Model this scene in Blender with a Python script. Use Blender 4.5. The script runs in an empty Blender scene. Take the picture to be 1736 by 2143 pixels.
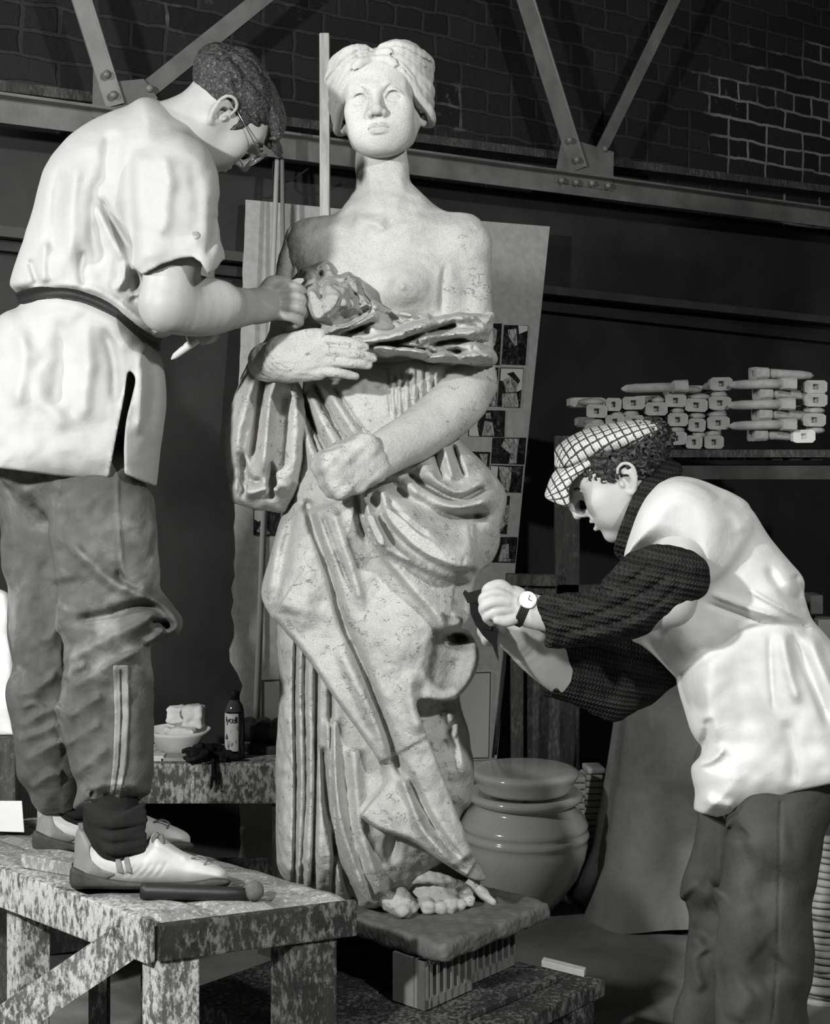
import bpy, bmesh, math, random
import numpy as np
from mathutils import Vector, Matrix, Euler
random.seed(7)
C = bpy.context.scene.collection
F32 = np.float32
# ---------------------------------------------------------------- camera frame (1736 x 2143, level view camera with falling front)
FPX, CX, HY, CAMZ = 3000.0, 868.0, 930.0, 1.40
def at(px, py, Y):
    """world point that stands at depth Y (metres from the lens) on the sight line of a pixel"""
    return np.array([(px - CX) * Y / FPX, Y, CAMZ - (py - HY) * Y / FPX])
def V(a): return Vector((float(a[0]), float(a[1]), float(a[2])))

# ---------------------------------------------------------------- object helpers
def tag(o, label=None, cat=None, group=None, kind=None):
    if label: o['label'] = label
    if cat: o['category'] = cat
    if group: o['group'] = group
    if kind: o['kind'] = kind
    return o
def empty(name, loc, label, cat, group=None):
    o = bpy.data.objects.new(name, None); C.objects.link(o); o.location = V(loc)
    o.empty_display_size = 0.05
    return tag(o, label, cat, group)
def link(name, me, mat=None, parent=None, smooth=False):
    o = bpy.data.objects.new(name, me); C.objects.link(o)
    if mat is not None:
        for m in (mat if isinstance(mat, (list, tuple)) else [mat]): me.materials.append(m)
    if smooth: me.shade_smooth()
    if parent is not None:
        o.parent = parent
        o.matrix_parent_inverse = Matrix.Translation(parent.location).inverted()
    return o
def np_mesh(name, verts, quads):
    me = bpy.data.meshes.new(name)
    nv, nq = len(verts), len(quads)
    me.vertices.add(nv); me.vertices.foreach_set('co', np.ascontiguousarray(verts, F32).ravel())
    me.loops.add(nq * 4); me.loops.foreach_set('vertex_index', np.ascontiguousarray(quads, np.int32).ravel())
    me.polygons.add(nq)
    me.polygons.foreach_set('loop_start', np.arange(0, nq * 4, 4, dtype=np.int32))
    me.update(calc_edges=True); me.validate()
    return me
class MB:
    """collects shapes in one bmesh"""
    def __init__(s): s.bm = bmesh.new()
    def box(s, c, half, R=None, bevel=0.0, jit=0.0):
        M = Matrix.Translation(V(c)) @ ((R if R is not None else Matrix.Identity(3)).to_4x4()) @ Matrix.Diagonal((half[0]*2, half[1]*2, half[2]*2, 1))
        r = bmesh.ops.create_cube(s.bm, size=1.0, matrix=M)
        vs = r['verts']
        if jit:
            for v in vs: v.co += Vector((random.uniform(-jit, jit), random.uniform(-jit, jit), random.uniform(-jit, jit)))
        if bevel:
            es = list({e for v in vs for e in v.link_edges})
            bmesh.ops.bevel(s.bm, geom=es, offset=bevel, segments=2, affect='EDGES', profile=0.6)
        return s
    def bar(s, a, b, w, t, up=(0, 0, 1), bevel=0.0, ext=0.0):
        """rectangular bar from a to b, w wide across, t thick along 'up'"""
        a, b = V(a), V(b); d = (b - a); L = d.length; d.normalize()
        u = Vector(up); x = d; z = (u - x * u.dot(x)).normalized(); y = z.cross(x)
        R = Matrix((x, y, z)).transposed()
        return s.box((a + b) / 2, (L/2 + ext, w/2, t/2), R, bevel)
    def hull(s, pts_top, pts_bot, bevel=0.0):
        n = len(pts_top)
        T = [s.bm.verts.new(V(p)) for p in pts_top]; B = [s.bm.verts.new(V(p)) for p in pts_bot]
        fs = [s.bm.faces.new(T), s.bm.faces.new(B[::-1])]
        for i in range(n):
            j = (i + 1) % n
            fs.append(s.bm.faces.new((T[j], T[i], B[i], B[j])))
        bmesh.ops.recalc_face_normals(s.bm, faces=fs)
        if bevel:
            es = list({e for f in fs for e in f.edges})
            bmesh.ops.bevel(s.bm, geom=es, offset=bevel, segments=2, affect='EDGES', profile=0.6)
        return s
    def lathe(s, prof, c=(0, 0, 0), R=None, n=48):
        """prof: list of (radius, height) turned about the local z axis"""
        R = R if R is not None else Matrix.Identity(3); c = V(c); rings = []
        for r, h in prof:
            rings.append([s.bm.verts.new(c + R @ Vector((r*math.cos(2*math.pi*i/n), r*math.sin(2*math.pi*i/n), h))) for i in range(n)] if r > 1e-6
                         else [s.bm.verts.new(c + R @ Vector((0, 0, h)))])
        for a, b in zip(rings, rings[1:]):
            for i in range(n):
                j = (i + 1) % n
                if len(a) == 1 and len(b) == 1: continue
                if len(a) == 1: s.bm.faces.new((a[0], b[i], b[j]))
                elif len(b) == 1: s.bm.faces.new((a[i], b[0], a[j]))
                else: s.bm.faces.new((a[i], b[i], b[j], a[j]))
        bmesh.ops.recalc_face_normals(s.bm, faces=s.bm.faces)
        return s
    def tube(s, pts, rad, n=10, caps=True):
        pts = [V(p) for p in pts]; m = len(pts)
        rad = [rad] * m if not hasattr(rad, '__len__') else rad
        rings = []; prev = None
        for i, p in enumerate(pts):
            d = (pts[min(i+1, m-1)] - pts[max(i-1, 0)]).normalized()
            ref = prev if prev is not None else (Vector((0, 0, 1)) if abs(d.z) < .9 else Vector((1, 0, 0)))
            x = (ref - d * ref.dot(d)).normalized(); prev = x; y = d.cross(x)
            rings.append([s.bm.verts.new(p + (x*math.cos(2*math.pi*k/n) + y*math.sin(2*math.pi*k/n)) * rad[i]) for k in range(n)])
        fs = []
        for a, b in zip(rings, rings[1:]):
            for k in range(n):
                fs.append(s.bm.faces.new((a[k], a[(k+1) % n], b[(k+1) % n], b[k])))
        if caps:
            fs.append(s.bm.faces.new(rings[0][::-1])); fs.append(s.bm.faces.new(rings[-1]))
        bmesh.ops.recalc_face_normals(s.bm, faces=fs)
        return s
    def build(s, name, mat, parent=None, smooth=False):
        me = bpy.data.meshes.new(name); s.bm.to_mesh(me); s.bm.free()
        o = link(name, me, mat, parent, smooth)
        return o
def rotz(a): return Matrix.Rotation(a, 3, 'Z')
def rot(ax, deg): return Matrix.Rotation(math.radians(deg), 3, ax)
def copy_tree(o, parent=None):
    c = o.copy(); C.objects.link(c)
    if parent is not None: c.parent = parent
    for ch in list(o.children): copy_tree(ch, c)
    return c
def catmull(P, n=8, closed=False):
    P = np.asarray(P, float); m = len(P)
    if m < 3 or n < 2: return P
    if closed: idx = lambda i: P[i % m]; segs = range(m)
    else:
        ext = np.vstack([2*P[0]-P[1], P, 2*P[-1]-P[-2]]); idx = lambda i: ext[i+1]; segs = range(m - 1)
    t = (np.arange(n) / n)[:, None]; out = []
    for i in segs:
        a, b, c, d = idx(i-1), idx(i), idx(i+1), idx(i+2)
        out.append(0.5*((2*b) + (-a+c)*t + (2*a-5*b+4*c-d)*t*t + (-a+3*b-3*c+d)*t**3))
    out = np.vstack(out)
    return out if closed else np.vstack([out, P[-1:]])

# ---------------------------------------------------------------- 2-D relief maps in sculptor's elevation
def seg_dist2(U, Vv, a, b):
    d = b - a; L2 = max(float(d @ d), 1e-9)
    t = np.clip(((U - a[0])*d[0] + (Vv - a[1])*d[1]) / L2, 0, 1)
    dx = U - (a[0] + t*d[0]); dy = Vv - (a[1] + t*d[1])
    return dx*dx + dy*dy, t, d[0]*dy - d[1]*dx
def value_noise(U, Vv, s, seed=0):
    rs = np.random.RandomState(seed); g = rs.rand(256, 256).astype(F32)
    x, y = U / s + 1000.0, Vv / s + 1000.0
    xi, yi = np.floor(x).astype(int), np.floor(y).astype(int); fx, fy = x - xi, y - yi
    fx, fy = fx*fx*(3-2*fx), fy*fy*(3-2*fy)
    a, b, c, d = g[xi % 256, yi % 256], g[(xi+1) % 256, yi % 256], g[xi % 256, (yi+1) % 256], g[(xi+1) % 256, (yi+1) % 256]
    return (a*(1-fx)+b*fx)*(1-fy) + (c*(1-fx)+d*fx)*fy - 0.5
class Map:
    def __init__(s, u0, v0, u1, v1, step=2.0, fill=0.0):
        s.u0, s.v0, s.h = u0, v0, step
        s.nu, s.nv = int((u1-u0)/step)+1, int((v1-v0)/step)+1
        s.U, s.V = np.meshgrid(u0 + step*np.arange(s.nu), v0 + step*np.arange(s.nv), indexing='ij')
        s.U = s.U.astype(F32); s.V = s.V.astype(F32)
        s.A = np.full((s.nu, s.nv), fill, F32)
    def sample(s, u, v):
        x = np.clip((u - s.u0)/s.h, 0, s.nu-1.001); y = np.clip((v - s.v0)/s.h, 0, s.nv-1.001)
        xi, yi = x.astype(np.int32), y.astype(np.int32); fx, fy = x-xi, y-yi
        A = s.A
        return (A[xi, yi]*(1-fx)+A[xi+1, yi]*fx)*(1-fy) + (A[xi, yi+1]*(1-fx)+A[xi+1, yi+1]*fx)*fy
    def curve(s, pts, reach, n=6):
        P = catmull(pts, n); lo, hi = P.min(0)-reach, P.max(0)+reach
        i0, i1 = max(int((lo[0]-s.u0)/s.h), 0), min(int((hi[0]-s.u0)/s.h)+2, s.nu)
        j0, j1 = max(int((lo[1]-s.v0)/s.h), 0), min(int((hi[1]-s.v0)/s.h)+2, s.nv)
        if i1 <= i0 or j1 <= j0: return None
        U, W = s.U[i0:i1, j0:j1], s.V[i0:i1, j0:j1]
        best = np.full(U.shape, 1e12, F32); T = np.zeros(U.shape, F32); S = np.zeros(U.shape, F32)
        L = np.linalg.norm(np.diff(P, axis=0), axis=1); cum = np.r_[0, np.cumsum(L)]; tot = max(cum[-1], 1e-6)
        for k in range(len(P)-1):
            d2, t, sg = seg_dist2(U, W, P[k], P[k+1])
            m = d2 < best
            best[m] = d2[m]; T[m] = ((cum[k] + t*L[k])/tot)[m]; S[m] = sg[m]
        return (slice(i0, i1), slice(j0, j1)), np.sqrt(best), T, np.sign(S)
    @staticmethod
    def _tap(T, taper):
        if taper <= 0: return 1.0
        a = np.clip(T/taper, 0, 1); b = np.clip((1-T)/taper, 0, 1)
        return (a*a*(3-2*a))*(b*b*(3-2*b))
    def ridge(s, pts, w, amp, taper=.2):
        r = s.curve(pts, 3*w)
        if r is None: return s
        sl, d, T, S = r
        s.A[sl] += amp*np.exp(-(d/w)**2)*s._tap(T, taper)
        return s
    def step(s, pts, w, amp, sharp=2.5, taper=.12, side=1):
        """cloth edge: raised on one side of the line, falling away over w; sharp drop on the other.
        side=+1 raises what lies to the right of travel (screen sense: travel down -> raises left)"""
        r = s.curve(pts, 3*w)
        if r is None: return s
        sl, d, T, S = r
        q = d*S*side
        s.A[sl] += amp/(1+np.exp(-np.clip(q/sharp, -30, 30)))*np.exp(-np.maximum(q, 0)/w)*s._tap(T, taper)
        return s
    def dome(s, u, v, ru, rv, amp, ang=0):
        c, n = math.cos(math.radians(ang)), math.sin(math.radians(ang))
        x, y = (s.U-u), (s.V-v); a = (x*c+y*n)/ru; b = (-x*n+y*c)/rv
        s.A += amp*np.exp(-(a*a+b*b)); return s
    def noise(s, scale, amp, seed=0):
        s.A += amp*2*value_noise(s.U, s.V, scale, seed); return s
_pc = {}
def poly_map(poly, smooth=6, step=2.0, pad=160, hole=None):
    """signed distance (pixels, negative inside) to a closed outline"""
    P = catmull(poly, smooth, True) if smooth > 1 else np.asarray(poly, float)
    lo, hi = P.min(0)-pad, P.max(0)+pad
    m = Map(lo[0], lo[1], hi[0], hi[1], step)
    best = np.full(m.U.shape, 1e12, F32); ins = np.zeros(m.U.shape, bool)
    n = len(P)
    for k in range(n):
        a, b = P[k], P[(k+1) % n]
        d2, t, sg = seg_dist2(m.U, m.V, a, b)
        np.minimum(best, d2, out=best)
        c = ((a[1] > m.V) != (b[1] > m.V))
        if a[1] != b[1]:
            ins ^= c & (m.U < (b[0]-a[0])*(m.V-a[1])/(b[1]-a[1]) + a[0])
    m.A = np.where(ins, -np.sqrt(best), np.sqrt(best)).astype(F32)
    return m

# ---------------------------------------------------------------- signed distance sculpting
def orient(fwd, up):
    f = np.array(fwd, float); f /= np.linalg.norm(f); u = np.array(up, float); u -= f*(u@f); u /= np.linalg.norm(u)
    y = -f; x = np.cross(y, u)
    return np.stack([x, y, u], 1)
class Field:
    def __init__(s, P, band):
        s.P = P; s.D = np.full(len(P), 9.0, F32); s.band = band
        s.T = None; s.uv = None
    def UV(s):
        if s.uv is None:
            k = FPX / s.P[:, 1]
            s.uv = (CX + s.P[:, 0]*k).astype(F32), (HY + (CAMZ - s.P[:, 2])*k).astype(F32)
        return s.uv
    def frame(s, c=None, R=None, scale=1.0):
        s.T = None if c is None else (np.asarray(c, float), np.asarray(R, float), scale)
        return s
    def _p(s, q):
        q = np.asarray(q, float)
        return q if s.T is None else s.T[0] + s.T[1] @ (q*s.T[2])
    def _s(s, r): return r if s.T is None else r*s.T[2]
    def _R(s, R):
        R = np.eye(3) if R is None else np.asarray(R, float)
        return R if s.T is None else s.T[1] @ R
    def _near(s, lo, hi, pad):
        P = s.P; pad = pad + s.band
        return np.nonzero((P[:, 0] > lo[0]-pad) & (P[:, 0] < hi[0]+pad) & (P[:, 1] > lo[1]-pad) & (P[:, 1] < hi[1]+pad) & (P[:, 2] > lo[2]-pad) & (P[:, 2] < hi[2]+pad))[0]
    def _mix(s, i, d, k, op):
        a = s.D[i]
        if op == 'add':
            h = np.maximum(k - np.abs(a-d), 0); s.D[i] = np.minimum(a, d) - (h*h/(4*k) if k > 0 else 0)
        elif op == 'sub':
            d = -d; h = np.maximum(k - np.abs(a-d), 0); s.D[i] = np.maximum(a, d) + (h*h/(4*k) if k > 0 else 0)
        else:
            h = np.maximum(k - np.abs(a-d), 0); s.D[i] = np.maximum(a, d) + (h*h/(4*k) if k > 0 else 0)
    def tube(s, pts, rad, k=0.01, op='add', smooth=1, flat=None):
        pts = np.array([s._p(p) for p in pts]); rad = np.array([s._s(r) for r in (rad if hasattr(rad, '__len__') else [rad]*len(pts))], float)
        if smooth > 1 and len(pts) > 2:
            q = catmull(np.c_[pts, rad], smooth); pts, rad = q[:, :3], np.maximum(q[:, 3], 1e-4)
        mx = rad.max(); lo, hi = pts.min(0)-mx, pts.max(0)+mx
        if flat is not None: mx2 = mx; 
        i = s._near(lo, hi, k)
        if not len(i): return s
        Q = s.P[i].astype(F32); A = pts.astype(F32); fac = 1.0
        if flat is not None:   # (direction, factor<1): squash the section along a direction
            n = np.asarray(flat[0], float); n = (s._R(None) @ n if s.T is not None else n); n = (n/np.linalg.norm(n)).astype(F32); g = F32(1/flat[1]-1)
            Q = Q + np.outer(Q@n, n)*g; A = A + np.outer(A@n, n)*g; fac = flat[1]**.5
        best = np.full(len(i), 9.0, F32)
        for m in range(len(A)-1):
            a, b = A[m], A[m+1]; ab = b-a; L = max(float(ab@ab), 1e-12)
            w = Q-a; t = np.clip((w@ab)/L, 0, 1)
            w -= t[:, None]*ab
            d = np.sqrt(np.einsum('ij,ij->i', w, w)) - (rad[m] + (rad[m+1]-rad[m])*t).astype(F32)
            np.minimum(best, d, out=best)
        s._mix(i, best*F32(fac), k, op); return s
    def ell(s, c, r, R=None, k=0.01, op='add'):
        c = s._p(c); r = np.array([s._s(x) for x in r]); R = s._R(R)
        e = np.sqrt(((R*r)**2).sum(1)); i = s._near(c-e, c+e, k)
        if not len(i): return s
        q = ((s.P[i]-c) @ R).astype(F32); r = r.astype(F32)
        k0 = np.sqrt(((q/r)**2).sum(1)); k1 = np.sqrt(((q/(r*r))**2).sum(1))
        s._mix(i, k0*(k0-1)/np.maximum(k1, 1e-6), k, op); return s
    def box(s, c, half, R=None, rnd=0.01, k=0.005, op='add'):
        c = s._p(c); h = np.array([s._s(x) for x in half]); R = s._R(R); rnd = s._s(rnd)
        e = np.sqrt(((R*h)**2).sum(1))*1.75; i = s._near(c-e, c+e, k)
        if not len(i): return s
        q = np.abs((s.P[i]-c) @ R).astype(F32) - (h-rnd).astype(F32)
        d = np.sqrt((np.maximum(q, 0)**2).sum(1)) + np.minimum(q.max(1), 0) - rnd
        s._mix(i, d.astype(F32), k, op); return s
    def puff(s, m, w, T, yc, k=0.01, op='add', e=2.0):
        """inflate an outline map: edge rounding w pixels, half thickness T metres, mid-depth yc (number or Map)"""
        u, v = s.UV()
        i = np.nonzero((u > m.u0) & (u < m.u0+m.h*(m.nu-1)) & (v > m.v0) & (v < m.v0+m.h*(m.nv-1)))[0]
        if not len(i): return s
        ui, vi = u[i], v[i]; sd = m.sample(ui, vi)
        yc = yc.sample(ui, vi) if isinstance(yc, Map) else yc
        Y = s.P[i, 1]; px = Y/FPX
        T = T.sample(ui, vi) if isinstance(T, Map) else T
        q = np.maximum(sd+w, 0)/w; r = np.abs(Y-yc)/T
        d = ((q**e+r**e)**(1/e)-1)*np.minimum(w*px, T)
        s._mix(i, d.astype(F32), k, op); return s
    def cut2d(s, m, k=0.004, inside=True):
        """keep (inside=True) or remove what lies within an outline seen from the lens side"""
        u, v = s.UV(); d = m.sample(u, v)*(s.P[:, 1]/FPX)
        i = slice(None)
        s._mix(i, d.astype(F32), k, 'int' if inside else 'sub'); return s
    def plane(s, c, n, k=0.004):
        n = np.asarray(n, float); n /= np.linalg.norm(n)
        s._mix(slice(None), ((s.P-s._p(c)) @ (s._R(None)@n if s.T is not None else n)).astype(F32), k, 'int'); return s
    def relief(s, m, yc=None, fade=0.05, gain=1.0):
        u, v = s.UV(); h = m.sample(u, v)*gain
        if yc is not None:
            y = yc.sample(u, v) if isinstance(yc, Map) else yc
            h = h*np.clip((y-s.P[:, 1])/fade+0.5, 0, 1)
        s.D -= h.astype(F32); return s
    def rough(s, scale, amp, seed=0):
        P = s.P/scale; n = np.zeros(len(P), F32)
        rs = np.random.RandomState(seed)
        for _ in range(6):
            w = rs.randn(3); w *= rs.uniform(.7, 1.5)*2*np.pi/np.linalg.norm(w)
            n += np.sin(P@w + rs.uniform(0, 6.28)).astype(F32)
        s.D -= amp/3*n; return s

CORN = np.array([[i, j, k] for i in (0, 1) for j in (0, 1) for k in (0, 1)])
EDGES = [(a, b) for a in range(8) for b in range(a+1, 8) if np.abs(CORN[a]-CORN[b]).sum() == 1]
def sculpt(name, build, lo, hi, h, mat, parent=None, slack=0.012, dims=None):
    """run build(field) on a sparse grid, extract one closed quad mesh (surface nets)"""
    lo, hi = np.asarray(lo, float), np.asarray(hi, float); B = 4; H = h*B
    nb = np.ceil((hi-lo)/H).astype(int)+1
    cg = np.stack(np.meshgrid(*[lo[a]+H*(np.arange(nb[a])+.5) for a in range(3)], indexing='ij'), -1).reshape(-1, 3)
    f = Field(cg, H*1.8+slack); build(f)
    cd = f.D.reshape(nb)
    act = np.abs(cd) < H*1.0+slack
    n = nb*B+1
    sgn = np.repeat(np.repeat(np.repeat(cd, B, 0), B, 1), B, 2)
    D = np.full(n, 9.0, F32); D[:-1, :-1, :-1] = np.where(sgn < 0, -9.0, 9.0)
    M = np.zeros(n, bool); bi = np.argwhere(act)
    A = np.repeat(np.repeat(np.repeat(act, B, 0), B, 1), B, 2)
    M[:-1, :-1, :-1] |= A
    for d in ((1, 0, 0), (0, 1, 0), (0, 0, 1)):
        sh = np.zeros_like(M); src = tuple(slice(None, -1) if x else slice(None) for x in d); dst = tuple(slice(1, None) if x else slice(None) for x in d)
        sh[dst] = M[src]; M |= sh
    idx = np.argwhere(M); P = lo + idx*h
    f = Field(P, 3*h); build(f)
    D[idx[:, 0], idx[:, 1], idx[:, 2]] = f.D
    D[0], D[-1] = 9, 9; D[:, 0], D[:, -1] = 9, 9; D[:, :, 0], D[:, :, -1] = 9, 9
    S = D < 0
    cnt = np.zeros(n-1, np.uint8)
    for c in CORN: cnt += S[c[0]:n[0]-1+c[0], c[1]:n[1]-1+c[1], c[2]:n[2]-1+c[2]]
    cells = np.argwhere((cnt > 0) & (cnt < 8))
    vals = np.stack([D[cells[:, 0]+c[0], cells[:, 1]+c[1], cells[:, 2]+c[2]] for c in CORN], 1)
    acc = np.zeros((len(cells), 3)); wt = np.zeros(len(cells))
    for a, b in EDGES:
        x = (vals[:, a] < 0) != (vals[:, b] < 0)
        t = np.where(x, vals[:, a]/np.where(x, vals[:, a]-vals[:, b], 1), 0)
        acc += np.where(x[:, None], CORN[a] + t[:, None]*(CORN[b]-CORN[a]), 0); wt += x
    verts = lo + (cells + acc/wt[:, None])*h
    vid = np.full(n-1, -1, np.int32); vid[cells[:, 0], cells[:, 1], cells[:, 2]] = np.arange(len(cells))
    quads = []
    for ax in range(3):
        b, c = (ax+1) % 3, (ax+2) % 3
        s0 = [slice(None)]*3; s1 = [slice(None)]*3; s0[ax] = slice(0, -1); s1[ax] = slice(1, None)
        s0[b] = s1[b] = slice(1, -1); s0[c] = s1[c] = slice(1, -1)
        e0, e1 = S[tuple(s0)], S[tuple(s1)]
        for flip in (0, 1):
            ed = np.argwhere(e0 & ~e1 if not flip else ~e0 & e1)
            ed[:, b] += 1; ed[:, c] += 1
            q = []
            for db, dc in ((-1, -1), (0, -1), (0, 0), (-1, 0)):
                e = ed.copy(); e[:, b] += db; e[:, c] += dc
                q.append(vid[e[:, 0], e[:, 1], e[:, 2]])
            q = np.stack(q, 1)
            quads.append(q[:, ::-1] if flip else q)
    quads = np.vstack(quads); quads = quads[(quads >= 0).all(1)]
    me = np_mesh(name, verts, quads)
    return link(name, me, mat, parent, smooth=True)
# ---------------------------------------------------------------- materials (all neutral greys, the print is monochrome)
def grey(g): return (g, g*0.995, g*0.965, 1)
class NT:
    def __init__(s, name):
        s.m = bpy.data.materials.new(name); s.m.use_nodes = True; s.t = s.m.node_tree; s.n = s.t.nodes; s.l = s.t.links
        s.b = s.n['Principled BSDF']; s.co = s.n.new('ShaderNodeTexCoord')
    def set(s, **kw):
        for k, v in kw.items(): s.b.inputs[k.replace('_', ' ')].default_value = v
        return s
    def node(s, t, **kw):
        n = s.n.new(t)
        for k, v in kw.items():
            if k in n.inputs: n.inputs[k].default_value = v
            else: setattr(n, k, v)
        return n
    def mapping(s, scale=(1, 1, 1), rot=(0, 0, 0), src='Object'):
        m = s.node('ShaderNodeMapping'); m.inputs['Scale'].default_value = scale; m.inputs['Rotation'].default_value = rot
        s.l.new(s.co.outputs[src], m.inputs['Vector']); return m.outputs[0]
    def noise(s, vec, scale, detail=4, rough=.55, dist=0.0):
        n = s.node('ShaderNodeTexNoise'); n.inputs['Scale'].default_value = scale; n.inputs['Detail'].default_value = detail
        n.inputs['Roughness'].default_value = rough; n.inputs['Distortion'].default_value = dist
        s.l.new(vec, n.inputs['Vector']); return n.outputs['Fac']
    def ramp(s, fac, stops):
        r = s.node('ShaderNodeValToRGB'); e = r.color_ramp.elements
        while len(e) < len(stops): e.new(0.5)
        for x, (p, c) in zip(e, stops):
            x.position = p; x.color = c if hasattr(c, '__len__') else grey(c)
        s.l.new(fac, r.inputs['Fac']); return r.outputs['Color']
    def mix(s, fac, a, b, mode='MIX'):
        m = s.node('ShaderNodeMix'); m.data_type = 'RGBA'; m.blend_type = mode
        for k, v in ((0, fac), (6, a), (7, b)):
            if isinstance(v, bpy.types.NodeSocket): s.l.new(v, m.inputs[k])
            else: m.inputs[k].default_value = v
        return m.outputs[2]
    def math(s, op, a, b=0.0, c=0.0):
        m = s.node('ShaderNodeMath'); m.operation = op
        for k, v in ((0, a), (1, b), (2, c)):
            if isinstance(v, bpy.types.NodeSocket): s.l.new(v, m.inputs[k])
            else: m.inputs[k].default_value = v
        return m.outputs[0]
    def color(s, c): s.l.new(c, s.b.inputs['Base Color']); return s
    def bump(s, hgt, strength=.3, dist=.004):
        b = s.node('ShaderNodeBump'); b.inputs['Strength'].default_value = strength; b.inputs['Distance'].default_value = dist
        prev = s.b.inputs['Normal'].links
        if prev: s.l.new(prev[0].from_socket, b.inputs['Normal'])
        s.l.new(hgt, b.inputs['Height']); s.l.new(b.outputs[0], s.b.inputs['Normal']); return s
def plain(name, g, rough=.8, spec=.3, metal=0.0, noise=0.0, nscale=12, bump=0.0, bscale=60):
    m = NT(name).set(Roughness=rough, Metallic=metal); m.b.inputs['Specular IOR Level'].default_value = spec
    m.b.inputs['Base Color'].default_value = grey(g)
    v = m.mapping()
    if noise: m.color(m.ramp(m.noise(v, nscale, 6), [(.3, g*(1-noise)), (.7, min(g*(1+noise), .95))]))
    if bump: m.bump(m.noise(v, bscale, 5), bump, .003)
    return m.m
def clay(name, g, crack=1.0, fine=.5, east=None):
    m = NT(name).set(Roughness=.93); m.b.inputs['Specular IOR Level'].default_value = .12
    v = m.mapping(); n1 = m.noise(v, 9, 6); n2 = m.noise(v, 420, 3)
    base = m.ramp(n1, [(.28, g*.80), (.5, g), (.75, min(g*1.15, .9))])
    sp = m.ramp(n2, [(.36, .62), (.52, 1.0)])
    base = m.mix(.55, base, sp, 'MULTIPLY')
    m.bump(m.noise(v, 110, 4, .65), fine, .0035); m.bump(m.noise(v, 28, 4), .35, .006)
    if crack:
        def iso(scale, seed, th, lo):
            mp = m.node('ShaderNodeMapping'); mp.inputs['Location'].default_value = (seed, seed*.7, seed*1.3); mp.inputs['Scale'].default_value = (1, 1, 1.6); m.l.new(m.co.outputs['Object'], mp.inputs['Vector'])
            a = m.noise(mp.outputs[0], scale, 7, .62, .3); ln = m.math('LESS_THAN', m.math('ABSOLUTE', m.math('SUBTRACT', a, .5)), th)
            return m.math('MULTIPLY', ln, m.math('GREATER_THAN', m.noise(mp.outputs[0], scale*1.7, 4), lo))
        line = m.math('MAXIMUM', iso(9, 3.1, .0045, .56-.04*(crack-1)), iso(17, 7.7, .006, .58-.04*(crack-1)))
        if east is not None:   # only the roughly laid clay beyond this line has cracked
            sx = m.node('ShaderNodeSeparateXYZ'); m.l.new(v, sx.inputs[0]); line = m.math('MULTIPLY', line, m.math('GREATER_THAN', sx.outputs[0], east))
        base = m.mix(m.math('MULTIPLY', line, .75), base, grey(g*.18))
        m.bump(m.math('SUBTRACT', 1.0, line), .6, .003)
    m.color(base); return m.m
def cloth(name, g, dirt=.12, wr=.4, weave=900, dscale=5, rough=.9, lo=None):
    m = NT(name).set(Roughness=rough); m.b.inputs['Specular IOR Level'].default_value = .15
    v = m.mapping(); n = m.noise(v, dscale, 6, .6, .4)
    m.color(m.ramp(n, [(.25, lo if lo is not None else g*(1-2*dirt)), (.5, g*(1-dirt*.3)), (.72, min(g*(1+dirt), .92))]))
    m.bump(m.noise(v, weave, 2), .12, .001); m.bump(m.noise(v, 22, 4, .5, 1.2), wr, .006)
    return m.m
def wood(name, dark, light, grain=(1, 1, 14), scale=5, spots=0.0, rough=.85, bump=.4, spotc=.55, vein=0):
    m = NT(name).set(Roughness=rough); m.b.inputs['Specular IOR Level'].default_value = .2
    v = m.mapping(grain); n = m.noise(v, scale, 8, .65, .6)
    base = m.ramp(n, [(.3, dark), (.7, light)])
    if spots:
        v2 = m.mapping((1, 1, .45)); s1 = m.noise(v2, 95, 5, .7); s2 = m.noise(m.mapping(), 9, 4)
        f = m.math('GREATER_THAN', m.math('ADD', s1, m.math('MULTIPLY', m.math('SUBTRACT', s2, .5), .5)), .62-.1*spots)
        f2 = m.ramp(m.math('ADD', s1, m.math('MULTIPLY', m.math('SUBTRACT', s2, .5), .5)), [(.52-.1*spots, (0, 0, 0, 1)), (.66-.1*spots, (1, 1, 1, 1))])
        base = m.mix(f2, base, grey(spotc)); m.bump(s1, .7, .006)
    m.color(base); m.bump(n, bump, .003)
    return m.m
def glaze(name, g, rough=.14):
    m = NT(name).set(Roughness=rough); v = m.mapping()
    m.color(m.ramp(m.noise(v, 8, 5), [(.3, g*.9), (.7, g*1.05)])); m.b.inputs['Coat Weight'].default_value = .6; m.b.inputs['Coat Roughness'].default_value = .06
    return m.m
def knit(name, g):
    m = NT(name).set(Roughness=1.0); m.b.inputs['Specular IOR Level'].default_value = .05
    return m
M = {}
M['clay'] = clay('clay', .49, 1.0, .55)
M['clay_bust'] = clay('clay_bust', .50, 1.2, .4, .058)
M['clay_smooth'] = clay('clay_fine', .52, 0, .22)
M['clay_dark'] = clay('clay_damp', .36, 1.0, .6)
M['shirt'] = cloth('drill_cotton', .385, .06, .25)
M['apron'] = cloth('apron_cotton', .72, .15, .22, dscale=4)
M['trouser'] = cloth('work_trouser', .15, .85, .5, dscale=7, lo=.06)
M['trouser_dark'] = cloth('wool_trouser', .075, .25, .35, dscale=7)
M['skin'] = plain('skin', .32, .5, .35, noise=.10, nscale=18, bump=.12, bscale=220)
M['skin_pale'] = plain('skin_pale', .45, .5, .35, noise=.08, nscale=18, bump=.10, bscale=220)
M['black'] = plain('black_leather', .012, .6, .3)
M['sock'] = plain('sock_wool', .02, .95, .1, bump=.5, bscale=150)
M['brick'] = None
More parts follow.
